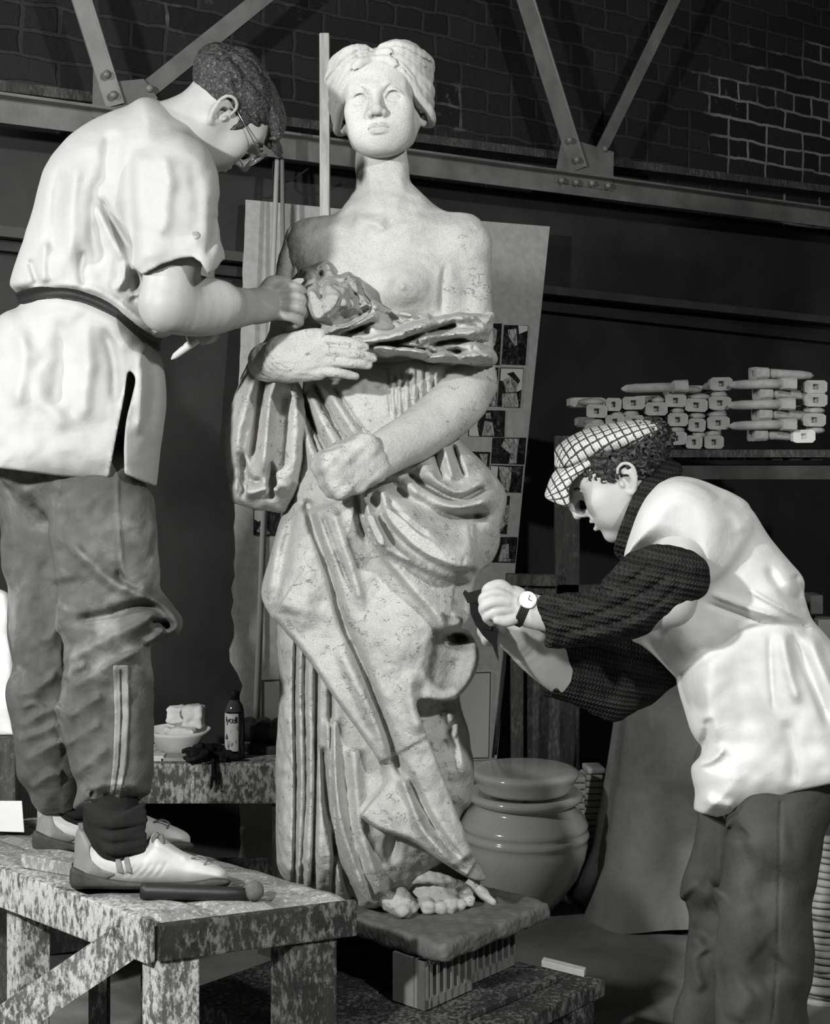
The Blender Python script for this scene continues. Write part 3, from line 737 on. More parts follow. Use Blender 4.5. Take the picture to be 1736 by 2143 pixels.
# ---------------------------------------------------------------- the clay figure
SY = 3.05
def sp(px, py, dy=0.0): return at(px, py, SY+dy)
figure = empty('clay_statue', at(800, 1925, SY)*np.array([1, 1, 0]) + np.array([0, 0, .421]),
    'life-size clay statue of a draped woman standing on the stone slab', 'statue')
HC = sp(797, 217, .02); HR = orient((-.08, -.995, .0), (-.075, .0, .99))
HSC = 1.07
def f_head(f):
    head_build(f, HC, HR, HSC, nose=.95, jaw=.91, iris=True, ez=-.006)
    f.tube([sp(798, 275, .055), sp(800, 330, .055), sp(803, 380, .055)], [.052, .050, .046], k=.02, smooth=4)
sculpt('head', f_head, HC-np.array([.14, .17, .26]), HC+np.array([.14, .17, .16]), .0019, M['clay_smooth'], figure)
def f_hair(f):
    f.frame(HC, HR, HSC)
    f.ell((0, .034, .034), (.086, .088, .072), k=.01)
    f.ell((-.036, -.006, .080), (.050, .056, .027), k=.02); f.ell((.042, -.010, .088), (.050, .056, .030), k=.02)
    for s in (-1, 1): f.ell((s*.080, .024, .026), (.020, .046, .050), k=.02)
    # face opening
    f.ell((0, -.100, -.014), (.064, .085, .084), R=rot_x(6), k=.008, op='sub')
    for s in (-1, 1):
        f.ell((s*.034, -.022, .076), (.046, .050, .034), k=.012)
        f.tube([(s*.004, -.070, .070), (s*.028, -.076, .064), (s*.053, -.063, .043), (s*.070, -.036, .014), (s*.079, -.006, -.010)], [.008, .011, .012, .012, .010], k=.006, smooth=4)
        f.tube([(s*.006, -.066, .086), (s*.034, -.072, .080), (s*.062, -.054, .058), (s*.080, -.024, .028), (s*.088, .010, .004)], [.007, .010, .011, .011, .009], k=.002, smooth=4)
    # locks swept from the parting to the nape
    for s in (-1, 1):
        for q in range(7):
            r = (.014, .0125, .0115, .0105, .010, .0095, .009)[q]*1.05; w = .005*math.sin(q*2.1+s)
            f.tube([(s*.004, -.060, .094-.004*q), (s*(.044+w), -.066+.001*q, .090-.007*q), (s*(.077+.3*w), -.038+.002*q, .080-.0135*q),
                    (s*(.093+w), .002, .074-.017*q), (s*(.094), .040, .062-.017*q), (s*.072, .080, .052-.014*q)], [r*.5, r, r*1.1, r, r*.9, r*.5], k=.0015, smooth=5)
            f.tube([(s*.010, -.064, .091-.004*q), (s*(.046+w), -.078, .085-.007*q), (s*(.082+.3*w), -.048, .073-.0135*q), (s*(.106+w), .002, .066-.017*q), (s*(.107), .040, .054-.017*q)], [.001, .0030, .0036, .0036, .002], k=.003, op='sub', smooth=5)
    f.tube([(-.001, -.075, .088), (.000, -.05, .116), (0, .03, .124)], [.004, .011, .014], k=.012, op='sub')
    f.frame()
    f.rough(.02, .0006, 3)
def rot_x(d):
    a = math.radians(d); return np.array([[1, 0, 0], [0, math.cos(a), -math.sin(a)], [0, math.sin(a), math.cos(a)]])
sculpt('hair', f_hair, HC-np.array([.16, .17, .14]), HC+np.array([.16, .19, .2]), .0024, M['clay_smooth'], figure)

bust_o = poly_map([(770, 425), (840, 420), (880, 418), (908, 434), (950, 452), (990, 470), (1008, 492), (1018, 545), (1010, 620), (1000, 700), (960, 800), (900, 860), (700, 860), (640, 780), (615, 640), (603, 560), (610, 500), (628, 478), (665, 462), (712, 444), (738, 428)], 4)
bust_r = Map(560, 330, 1080, 900, 1.5)
bust_r.dome(845, 598, 60, 56, .060).dome(844, 612, 38, 32, .014).dome(842, 600, 8, 8, .009).dome(700, 592, 66, 60, .045)
bust_r.ridge([(735, 455), (790, 470), (805, 490)], 12, .010).ridge([(990, 488), (930, 472), (860, 470), (830, 490)], 14, .008).ridge([(650, 480), (720, 474), (780, 482)], 14, .006)
bust_r.ridge([(815, 500), (812, 560), (815, 620)], 16, -.006).dome(817, 462, 14, 12, -.010)
bust_r.ridge([(764, 330), (780, 400), (806, 455)], 12, .004).ridge([(846, 330), (838, 400), (818, 455)], 12, .005)
bust_r.ridge([(934, 545), (926, 600), (924, 665)], 7, -.010)
bust_r.noise(26, .0016, 3).noise(9, .0008, 4)
def f_bust(f):
    f.puff(bust_o, 95, .105, SY+.03, k=.02)
    f.tube([sp(797, 292, .055), sp(798, 340, .05), sp(803, 395, .045), sp(809, 440, .035), sp(812, 480, .03)], [.054, .056, .060, .072, .09], k=.05, smooth=4)
    f.ell(sp(965, 508, .0), (.058, .06, .06), k=.04); f.ell(sp(655, 520, .0), (.052, .06, .06), k=.04)
    f.relief(bust_r, SY+.03, .1)
    f.tube([sp(972, 510, 0), sp(976, 600, .0), sp(980, 700, .0), sp(984, 800, -.01)], [.052, .053, .052, .054], k=.012, smooth=4)
    f.tube([sp(655, 520, .0), sp(640, 600, .02), sp(628, 700, -.02)], [.05, .045, .045], k=.02, smooth=4)
    f.rough(.035, .0006, 5)
    f.tube([sp(984, 805, -.01), sp(955, 845, -.07), sp(880, 905, -.16), sp(800, 950, -.23), sp(760, 975, -.255)], [.055, .058, .052, .045, .045], k=.012, smooth=5)
    f.rough(.05, .0009, 8)
def f_stump(f):
    ax = sp(672, 1000, -.28)-sp(800, 935, -.22); ax /= np.linalg.norm(ax); z = np.array([0, 0, 1.]) - ax*ax[2]; z /= np.linalg.norm(z); y = np.cross(z, ax)
    Rm = np.stack([ax, y, z], 1)
    f.box(sp(733, 976, -.275), (.066, .046, .050), Rm, .026, k=.002)
    f.rough(.03, .0020, 2)
sculpt('torso', f_bust, sp(560, 320, 0)*[1, 0, 0]+[0, SY-.36, .95], sp(1080, 320, 0)*[1, 0, 0]+[0, SY+.2, 2.12], .0034, M['clay_bust'], figure)
sculpt('arm_stump', f_stump, sp(735, 975, -.275)-.15, sp(735, 975, -.275)+.15, .0035, M['clay'], figure)

# hand resting below the breast
HD = -.235
def f_hand(f):
    h = lambda x, y, d=0: sp(x, y, HD+d)
    f.tube([h(560, 758, .06), h(600, 750, .02)], [.040, .040], k=.02)
    for (x, y) in ((672, 712), (677, 734), (676, 757), (668, 780)):
        f.tube([h(600, 750, .01), h(x, y, -.005)], [.036, .014], k=.022)
    f.ell(h(632, 748, .0), (.052, .022, .042), k=.02)
    for pts, r in (([(672, 712, -.008), (700, 713, -.020), (735, 718, -.018), (764, 727, -.004)], .0105), ([(677, 733, -.010), (710, 737, -.024), (745, 742, -.020), (780, 749, -.002)], .0115),
                   ([(676, 757, -.008), (710, 758, -.022), (742, 760, -.018), (770, 764, -.002)], .011), ([(668, 778, -.004), (696, 779, -.016), (722, 783, -.012), (744, 787, .0)], .0095)):
        f.tube([h(*p) for p in pts], [r*1.1, r*1.02, r*.98, r*.8], k=.003, smooth=4)
    f.tube([h(606, 722, .0), (h(640, 703, -.012)), h(680, 700, .01), h(706, 692, .03)], [.018, .014, .012, .010], k=.010, smooth=4)
    f.rough(.02, .0007, 4)
sculpt('hand', f_hand, sp(530, 680, 0)*[1, 0, 0]+[0, SY-.34, 1.49], sp(815, 680, 0)*[1, 0, 0]+[0, SY-.1, 1.68], .0025, M['clay'], figure)

# gown bodice and under skirt
gown_o = poly_map([(640, 770), (700, 740), (930, 740), (946, 850), (956, 950), (985, 1100), (970, 1300), (962, 1460), (976, 1520), (988, 1590), (992, 1640), (985, 1680), (963, 1705), (950, 1760), (930, 1800), (880, 1850),
    (800, 1905), (760, 1900), (700, 1880), (640, 1862), (592, 1840), (578, 1780), (577, 1600), (584, 1450), (580, 1310), (590, 1150), (604, 1000), (628, 880)], 4)
gown_r = Map(520, 700, 1100, 1960, 1.5)
for x0, x1, x2, a in ((617, 620, 618, .016), (637, 640, 634, .014), (662, 660, 657, .022), (692, 694, 700, .020)):
    gown_r.ridge([(x0+4, 1300), (x0, 1450), (x1, 1640), (x2, 1760), (x2-3, 1880)], 4.5, -a, .04)
    gown_r.ridge([(x0+14, 1300), (x0+11, 1450), (x1+12, 1640), (x2+12, 1880)], 9, .005, .04)
gown_r.ridge([(690, 1500), (700, 1640), (724, 1760), (776, 1905)], 12, .028, .05).ridge([(676, 1560), (684, 1680), (706, 1790), (748, 1900)], 7, -.028, .05)
gown_r.ridge([(740, 1560), (745, 1650), (760, 1760), (800, 1880)], 14, .022, .05)
for k, (x, y0, y1) in enumerate(((812, 760, 880), (826, 765, 905), (840, 760, 900), (856, 765, 880), (872, 760, 870), (888, 760, 860), (905, 770, 850))):
    gown_r.ridge([(x, y0), (x+2, (y0+y1)/2), (x+6, y1)], 3.2, -.007, .2)
for pts, w, a in (([(640, 800), (668, 870), (700, 930), (735, 985)], 12, .018), ([(652, 790), (690, 870), (730, 940)], 5, -.016), ([(665, 790), (712, 860), (755, 930)], 12, .016), ([(632, 820), (655, 890), (690, 960)], 5, -.018), ([(690, 800), (740, 875), (775, 920)], 4, -.012), ([(628, 860), (645, 930), (672, 1000)], 11, .016), ([(642, 880), (665, 945), (700, 1000)], 4, -.012)):
    gown_r.ridge(pts, w, a)
for x in (905, 922, 940, 958): gown_r.ridge([(x-14, 880), (x-8, 960), (x+4, 1030)], 4, -.009, .2)
for k in range(26):
    x, y = 860+110*random.random(), 1475+190*random.random(); gown_r.ridge([(x, y), (x+random.uniform(-14, 14), y+random.uniform(12, 40))], random.uniform(4, 8), random.uniform(-.010, .010), .3)
gown_r.ridge([(940, 1470), (962, 1560), (972, 1640)], 14, .016).noise(14, .0016, 9).noise(40, .002, 10)
def f_gown(f):
    f.puff(gown_o, 150, .170, SY+.02, k=.01)
    f.relief(gown_r, SY+.02, .1, 1.25)
    f.ell(sp(820, 1786, -.16), (.018, .06, .042), k=.01, op='sub')
    f.rough(.04, .0007, 6)
sculpt('gown', f_gown, np.array([-.34, SY-.26, .40]), np.array([.2, SY+.24, 1.64]), .0034, M['clay'], figure)

# sash and crumpled cloth across the breast
sash_o = poly_map([(628, 560), (650, 548), (676, 545), (690, 572), (708, 584), (738, 576), (748, 612), (772, 640), (830, 656), (905, 664), (965, 662), (1028, 658), (1032, 690), (1030, 715), (1046, 752), (1020, 762), (940, 756), (870, 750), (800, 748), (760, 742), (700, 722), (655, 700), (630, 690), (612, 640)], 4)
sash_r = Map(560, 520, 1090, 800, 1.2)
sash_r.dome(690, 630, 55, 55, .035).noise(34, .010, 31)
sash_r.step([(676, 548), (692, 574), (710, 585), (736, 578)], 20, .020, 3, .02, -1).step([(738, 578), (744, 610), (772, 642), (830, 658), (900, 666)], 26, .022, 3, .02, -1)
sash_r.ridge([(655, 700), (720, 690), (775, 665), (800, 655)], 10, .024).ridge([(690, 700), (745, 690), (790, 668)], 6, -.02).ridge([(640, 600), (665, 640), (660, 680)], 8, .012).ridge([(668, 560), (672, 600), (664, 640)], 9, -.012)
sash_r.ridge([(700, 720), (790, 712), (860, 690), (930, 668), (1030, 662)], 12, .020).ridge([(740, 726), (830, 716), (900, 694), (960, 680)], 5, -.020)
sash_r.ridge([(770, 738), (850, 732), (910, 742), (960, 740)], 12, .024).ridge([(800, 722), (870, 728), (925, 742)], 4, -.016).ridge([(860, 712), (940, 700), (1030, 690)], 10, .016).ridge([(900, 722), (960, 712), (1035, 722)], 5, -.014).ridge([(880, 748), (930, 735), (990, 738)], 5, -.016).ridge([(950, 750), (1000, 744), (1042, 750)], 9, .016)
sash_r.ridge([(780, 738), (790, 726), (830, 730)], 5, .02).noise(22, .005, 12).noise(10, .0022, 14)
def f_sash(f):
    f.puff(sash_o, 46, Tm_sash, SY-.03, k=.01)
    f.relief(sash_r, SY, .1)
    f.rough(.03, .0015, 9)
Tm_sash = Map(560, 520, 1090, 800, 8, .135)
Tm_sash.A = np.clip(.150-.05*np.clip((Tm_sash.U-900)/150, 0, 1)-.02*np.clip((640-Tm_sash.V)/60, 0, 1), .08, .2).astype(F32)
damp_o = poly_map([(590, 510), (752, 510), (756, 600), (778, 640), (760, 668), (716, 690), (660, 704), (590, 712)], 3)
def f_sashl(f): f_sash(f); f.cut2d(damp_o, k=.002)
def f_sashr(f): f_sash(f); f.cut2d(damp_o, k=.002, inside=False)
s_lo, s_hi = sp(560, 520, 0)*[1, 0, 0]+[0, SY-.28, 1.5], sp(1085, 520, 0)*[1, 0, 0]+[0, SY+.16, 1.84]
sculpt('sash', f_sashr, s_lo, s_hi, .0034, M['clay'], figure)
o_ = sculpt('breast_cloth', f_sashl, s_lo, sp(800, 520, 0)*[1, 0, 0]+[0, SY+.16, 1.84], .0032, M['clay_dark'], figure); o_['label'] = 'darker damp clay cloth over the breast'

# hanging sleeve
sleeve_o = poly_map([(588, 702), (548, 722), (516, 766), (492, 820), (473, 880), (470, 930), (478, 1000), (486, 1046), (516, 1062), (556, 1070), (600, 1068), (628, 1000), (640, 880), (628, 800), (606, 770), (584, 745)], 4)
sleeve_r = Map(430, 660, 700, 1110, 1.2)
sleeve_r.ridge([(590, 708), (550, 745), (522, 820), (500, 900), (490, 990)], 13, .022).ridge([(572, 740), (548, 810), (536, 900), (524, 985)], 9, -.030).ridge([(590, 760), (566, 830), (556, 930), (548, 1010)], 12, .028).ridge([(600, 800), (590, 900), (580, 1000)], 16, -.026).ridge([(612, 800), (620, 900), (612, 1010)], 12, .010)
sleeve_r.ridge([(486, 1010), (520, 1030), (560, 1022), (600, 1030)], 10, .020).ridge([(500, 985), (530, 1008), (552, 1004)], 7, -.022).noise(16, .0016, 3)
def f_sleeve(f):
    f.puff(sleeve_o, 60, .085, SY-.06, k=.01)
    f.relief(sleeve_r, SY, .1)
    f.ell(sp(505, 1000, -.14), (.012, .05, .05), k=.01, op='sub'); f.ell(sp(568, 1006, -.13), (.010, .05, .04), k=.01, op='sub')
    # cloth over the shoulder and upper arm
    f.tube([sp(625, 500, .0), sp(612, 560, -.01), sp(606, 640, -.02), sp(592, 710, -.05)], [.03, .034, .036, .03], k=.02, smooth=4)
    for k, (dx, d) in enumerate(((-12, -.02), (4, -.036), (20, -.03))):
        f.tube([sp(630+dx, 500, d), sp(620+dx, 560, d-.008), sp(612+dx*.8, 630, d-.01)], [.006, .011, .008], k=.006, smooth=4)
    f.rough(.03, .0012, 7)
sculpt('sleeve', f_sleeve, sp(440, 470, 0)*[1, 0, 0]+[0, SY-.22, 1.22], sp(680, 470, 0)*[1, 0, 0]+[0, SY+.08, 1.88], .0036, M['clay'], figure)

# mantle
man_o = poly_map([(652, 960), (612, 1030), (588, 1080), (566, 1160), (546, 1240), (566, 1290), (580, 1304), (640, 1375), (700, 1462), (760, 1545), (794, 1600), (790, 1640), (756, 1680), (752, 1706), (790, 1736), (862, 1762), (918, 1800), (980, 1838), (1014, 1842), (1010, 1820), (982, 1771), (970, 1735), (955, 1700),
    (925, 1620), (890, 1530), (872, 1466), (930, 1467), (962, 1456), (994, 1410), (1002, 1366), (985, 1325), (968, 1312), (982, 1290), (988, 1240), (1000, 1200), (1030, 1176), (1046, 1140), (1046, 1105), (1056, 1070), (1062, 1036), (1042, 1000), (1012, 968), (975, 935), (940, 905), (880, 920), (820, 960), (760, 1000), (700, 985)], 4)
man_b = poly_map([(640, 950), (588, 1080), (515, 1245), (536, 1320), (566, 1450), (566, 1600), (570, 1850), (760, 1925), (1050, 1880), (1024, 1800), (1000, 1640), (1010, 1520), (1056, 1390), (1040, 1310), (1016, 1220), (1048, 1140), (1063, 1036), (1012, 966), (940, 890), (800, 900)], 4)
man_r = Map(500, 880, 1110, 1900, 1.5)
# the long diagonal fold
man_r.step([(648, 1060), (668, 1120), (696, 1190), (722, 1270), (758, 1352), (790, 1440), (834, 1540), (870, 1630), (905, 1720), (965, 1815)], 90, .028, 13, .02, -1)
man_r.ridge([(640, 1040), (658, 1110), (690, 1200), (714, 1290), (748, 1370), (780, 1450), (812, 1540), (846, 1640)], 10, -.022, .04)
man_r.ridge([(690, 1050), (716, 1130), (742, 1210), (762, 1290)], 10, .010).ridge([(668, 1060), (700, 1150), (735, 1240)], 5, -.008)
man_r.step([(622, 1050), (608, 1150), (578, 1285)], 60, .020, 6, .1, -1).ridge([(600, 1075), (578, 1160), (562, 1260)], 12, .012).ridge([(640, 1130), (640, 1230), (632, 1330)], 26, .010)
man_r.ridge([(700, 1330), (745, 1430), (790, 1520), (812, 1590)], 16, .016).ridge([(828, 1600), (864, 1690), (889, 1743), (953, 1814)], 10, .016).ridge([(846, 1600), (885, 1690), (930, 1760), (985, 1820)], 9, -.014)
man_r.dome(775, 1640, 20, 34, -.05, 35).dome(830, 1700, 55, 34, .016, 30)
man_r.step([(566, 1288), (582, 1302), (640, 1370), (700, 1458), (760, 1540), (796, 1602)], 60, .018, 3, .02, -1).step([(752, 1706), (790, 1734), (862, 1760), (918, 1798), (980, 1836)], 40, .022, 3, .02, -1)
# swags over the hip
man_r.step([(785, 1020), (800, 1060), (818, 1092), (870, 1146), (948, 1190), (1006, 1188)], 52, .052, 4, .05, -1)
man_r.step([(764, 1075), (782, 1115), (800, 1146), (848, 1174), (930, 1208), (990, 1214)], 34, .034, 4, .05, -1)
man_r.step([(770, 1040), (765, 1080), (790, 1150), (840, 1215), (905, 1286), (928, 1318), (955, 1316), (982, 1294)], 42, .036, 4, .05, -1)
man_r.ridge([(800, 1000), (860, 1040), (945, 1076), (1030, 1078)], 13, -.032, .15).ridge([(842, 985), (900, 1020), (960, 1044), (1024, 1014)], 8, -.026, .15)
man_r.ridge([(870, 960), (930, 1020), (975, 1030), (1030, 1000)], 13, .020).ridge([(830, 1010), (900, 1056), (970, 1062), (1050, 1036)], 14, .026).ridge([(820, 1050), (880, 1110), (950, 1150), (1030, 1130)], 30, .022).ridge([(806, 1040), (850, 1090), (905, 1130)], 6, -.010)
man_r.ridge([(758, 1010), (772, 1080), (806, 1150)], 9, .018).ridge([(745, 1020), (752, 1090), (770, 1140)], 7, -.020)
man_r.ridge([(905, 930), (918, 980), (925, 1010)], 6, -.016).ridge([(925, 920), (938, 970), (950, 1010)], 8, .012).ridge([(946, 925), (962, 975), (975, 1005)], 5, -.014)
# flap over the knee
man_r.dome(955, 1336, 30, 15, -.075, 8).ridge([(925, 1330), (912, 1385), (906, 1440)], 14, -.005).step([(972, 1322), (992, 1346), (998, 1380), (984, 1420), (960, 1452), (930, 1464), (885, 1462)], 20, .010, 3, .05, 1).dome(945, 1400, 34, 44, -.014).dome(850, 1330, 60, 90, .018)
man_r.ridge([(860, 1400), (860, 1470), (884, 1540)], 16, .012).noise(18, .0012, 21).noise(44, .0022, 22).noise(8, .0006, 24)
def f_mantle(f):
    f.puff(man_b, 150, .182, SY+.0, k=.01)
    f.relief(man_r, SY-.0, .12, 1.4)
    f.rough(.06, .0007, 16)
    f.cut2d(man_o, k=.008)
sculpt('mantle', f_mantle, np.array([-.36, SY-.30, .46]), np.array([.24, SY+.18, 1.44]), .0032, M['clay'], figure)

# feet in sandals
def f_footl(f):
    f.tube([sp(792, 1820, -.02), sp(815, 1868, -.05), sp(845, 1895, -.07)], [.040, .034, .026], k=.02, smooth=4)
    for x, y, d, r in ((842, 1902, -.085, .018), (862, 1900, -.065, .013), (874, 1890, -.045, .011)): f.ell(sp(x, y, d), (r, r*1.5, r*.9), k=.006)
    f.rough(.02, .001, 2)
def f_footr(f):
    f.tube([sp(850, 1800, .04), sp(870, 1838, .02), sp(905, 1868, -.01), sp(935, 1888, -.03)], [.04, .042, .040, .030], k=.02, smooth=4)
    f.tube([sp(835, 1846, -.04), sp(880, 1836, -.05), sp(930, 1842, -.04), sp(972, 1858, .0)], [.012, .015, .015, .012], k=.006, smooth=4, flat=((0, 0, 1), .8))
    for x, y, d, r in ((896, 1898, -.062, .017), (922, 1900, -.058, .0155), (944, 1897, -.05, .0145), (964, 1893, -.04, .013), (982, 1886, -.03, .012)):
        f.tube([sp(x-8, y-28, d+.05), sp(x, y, d)], [r*.9, r], k=.004)
    f.tube([sp(990, 1850, .02), sp(1012, 1872, .02), sp(1030, 1888, .01)], [.014, .012, .008], k=.006)
    f.rough(.02, .0016, 5)
sculpt('foot', f_footl, sp(740, 1900, 0)*[1, 0, 0]+[0, SY-.16, .40], sp(920, 1900, 0)*[1, 0, 0]+[0, SY+.08, .56], .003, M['clay'], figure)
sculpt('foot', f_footr, sp(800, 1900, 0)*[1, 0, 0]+[0, SY-.16, .40], sp(1060, 1900, 0)*[1, 0, 0]+[0, SY+.12, .58], .003, M['clay'], figure)
# ---------------------------------------------------------------- sculptor on the bench
LY = 2.75
def lp(px, py, dy=0.0): return at(px, py, LY+dy)
def win(f, x0, y0, x1, y1, d0, d1, Y):
    a, b = at(x0, y1, Y), at(x1, y0, Y)
    return np.array([a[0]-.03, Y+d0, a[2]-.03]), np.array([b[0]+.03, Y+d1, b[2]+.03])
lman = empty('person', at(190, 1850, LY)*[1, 1, 0]+[0, 0, .57], 'man in a white smock and spectacles, bending over the statue from the wooden bench', 'person')
LHC = lp(480, 232, .02); LHR = orient((.50, .35, -.78), (.83, 0, .55)); LHS = .90
def f_lbody(f):
    head_build(f, LHC, LHR, LHS, nose=1.35, jaw=1.02, ears=(-1, 1), age=.6, sock=.012, crown=.88)
    f.tube([lp(462, 246, .02), lp(410, 262, .02), lp(355, 292, .02)], [.050, .048, .060], k=.03, smooth=4)
    f.tube([lp(375, 285, .02), lp(320, 330, .02), lp(265, 440, .02), lp(200, 640, .02), lp(175, 900, .02)], [.060, .085, .115, .125, .115], k=.05, smooth=4)
    f.tube([lp(370, 360, -.12), lp(366, 500, -.15), lp(350, 636, -.17)], [.060, .056, .046], k=.03, smooth=4)
    f.tube([lp(348, 640, -.165), lp(400, 645, -.125), lp(470, 645, -.06), lp(548, 640, .025)], [.047, .051, .043, .029], k=.02, smooth=4)
    f.ell(lp(425, 634, -.10), (.07, .03, .038), k=.04)
    F = .055
    f.tube([lp(540, 640, F-.035), lp(572, 634, F)], [.030, .032], k=.02)
    f.ell(lp(586, 630, F), (.032, .023, .033), k=.015)
    f.tube([lp(553, 622, F-.02), lp(566, 594, F-.026), lp(590, 590, F-.016), lp(606, 596, F+.005)], [.016, .0145, .0125, .011], k=.008, smooth=4)
    for a, b, c, d in (((586, 607, -.016), (616, 602, -.014), (634, 614, .008), (620, 628, .030)), ((584, 624, -.024), (622, 622, -.022), (638, 637, .002), (620, 650, .026)),
                       ((582, 642, -.026), (620, 643, -.024), (635, 656, .002), (616, 668, .024)), ((580, 658, -.022), (608, 662, -.020), (626, 674, .004), (606, 684, .020))):
        f.tube([lp(q[0], q[1], F+q[2]) for q in (a, b, c, d)], [.0112, .0108, .0102, .0088], k=.0016, smooth=4)
    # far arm
    f.tube([lp(390, 340, .17), lp(400, 500, .20), lp(400, 650, .20)], [.055, .05, .044], k=.03, smooth=4)
    f.tube([lp(400, 650, .20), lp(420, 680, .12), lp(430, 690, .05)], [.042, .036, .028], k=.02, smooth=4)
    f.ell(lp(428, 690, .02), (.030, .04, .024), k=.015)
    for k in range(4): f.tube([lp(432+5*k, 676+4*k, .0), lp(420+5*k, 690+5*k, -.025), lp(408+5*k, 700+4*k, -.005)], .010, k=.004, smooth=3)
    f.tube([lp(420, 676, .03), lp(404, 690, .0), lp(400, 706, -.01)], [.012, .011, .010], k=.006)
    # legs
    f.tube([lp(200, 960, -.02), lp(222, 1320, -.035), lp(228, 1700, -.05), lp(228, 1790, -.06)], [.060, .045, .038, .038], k=.03, smooth=3)
    f.tube([lp(120, 960, .09), lp(90, 1330, .13), lp(118, 1690, .17), lp(120, 1730, .17)], [.060, .045, .038, .038], k=.03, smooth=3)
    f.tube([lp(215, 1805, -.06), lp(390, 1832, -.06)], [.030, .020], k=.02); f.tube([lp(130, 1735, .17), lp(300, 1758, .17)], [.030, .020], k=.02)
sculpt('body', f_lbody, *win(0, 30, 90, 660, 1850, -.30, .36, LY), .0032, M['skin'], lman)

# hair: short sides, long fringe
rh = np.random.RandomState(4)
def f_lhair(f):
    f.frame(LHC, LHR, LHS)
    f.ell((0, .028, .030), (.084, .112, .074), k=.01)
    f.box((0, -.150, -.075), (.14, .11, .105), rnd=.02, k=.01, op='sub')
    f.ell((0, .02, -.098), (.12, .10, .055), k=.02, op='sub')
    for s in (-1, 1): f.ell((s*.085, -.018, -.030), (.03, .052, .036), k=.012, op='sub')
    for s in (-1, 1): f.tube([(s*.066, -.028, .030), (s*.069, -.030, .0), (s*.068, -.026, -.020)], [.010, .007, .004], k=.01)
    for q in range(9):
        x = -.052+.013*q
        f.tube([(x*.8, .0, (.100-abs(x)*.35)), (x, -.060, .088-abs(x)*.35), (x*1.05-.004, -.090, .070-abs(x)*.3), (x*1.1-.008, -.101+abs(x)*.25, .040+.006*((q*5)%3))], [.012, .014, .011, .003], k=.008, smooth=4)
    for k in range(85):
        a = rh.uniform(-1, 1)*1.6; t = rh.uniform(-.9, 1.15)
        r0 = lambda t, z: np.array([math.sin(a)*.084*1.01, t, .040+math.cos(a)*.088*1.01])
        y0 = t*.095
        pts = []
        for q in range(4):
            y = y0-.020*q; e = max(0.05, 1-((y-.028)/.112)**2)**.5
            wob = rh.uniform(-.003, .003)
            pts.append((math.sin(a)*.0845*e+wob, y, .030+math.cos(a)*.0745*e+wob+.001*q))
        if pts[-1][2] < .0 and pts[-1][1] < 0: continue
        if pts[0][2] < -.03: continue
        f.tube(pts, [.003, rh.uniform(.007, .0115), rh.uniform(.006, .010), .0015], k=.0015, smooth=3)
    f.frame(); f.rough(.012, .0008, 5)
hairm = NT('hair_dark').set(Roughness=.55); hv = hairm.mapping((1, 1, 1)); hn = hairm.noise(hv, 130, 5, .65, 1.5)
hairm.color(hairm.ramp(hn, [(.38, .006), (.54, .026), (.70, .17)])).bump(hn, .8, .004); M['hair'] = hairm.m
sculpt('hair', f_lhair, LHC-.15, LHC+.15, .0024, M['hair'], lman)

# smock
ls_o = poly_map([(300, 203), (338, 212), (376, 240), (404, 262), (428, 296), (446, 340), (452, 396), (446, 450), (432, 520), (392, 570), (352, 600), (350, 640), (368, 686), (352, 700), (336, 722), (344, 780), (348, 850), (338, 930), (328, 1018), (324, 1050), (200, 1050), (60, 1050), (-60, 1040), (-75, 900), (-50, 760), (-8, 668), (38, 636), (20, 596), (34, 545), (50, 500), (65, 450), (80, 390), (105, 330), (150, 280), (204, 245), (262, 222)], 5)
ls_hem = poly_map([(-120, 150), (500, 150), (500, 1100), (420, 1030), (328, 1019), (292, 1006), (256, 990), (225, 999), (180, 1000), (130, 997), (60, 988), (-20, 978), (-120, 960)], 1)
ls_slit = poly_map([(268, 778), (283, 792), (276, 830), (264, 880), (259, 940), (258, 1040), (224, 1040), (234, 965), (246, 900), (260, 830)], 3)
ls_arm = poly_map([(286, 340), (310, 296), (360, 278), (412, 292), (442, 330), (457, 385), (456, 440), (462, 500), (466, 560), (440, 600), (300, 600), (288, 520), (280, 430)], 5)
ls_armhem = poly_map([(230, 200), (520, 200), (520, 540), (462, 541), (452, 560), (436, 573), (424, 546), (404, 535), (372, 541), (332, 555), (299, 573), (230, 590)], 1)
ls_r = Map(-120, 150, 520, 1080, 1.5)
B_ = [(30, 622), (90, 612), (140, 612), (195, 628), (245, 655), (290, 694), (338, 724)]
ls_r.ridge(B_, 17, -.020, 0).step([(60, 604), (140, 592), (200, 602), (250, 632), (300, 672), (345, 704)], 40, .012, 3, .05, 1)
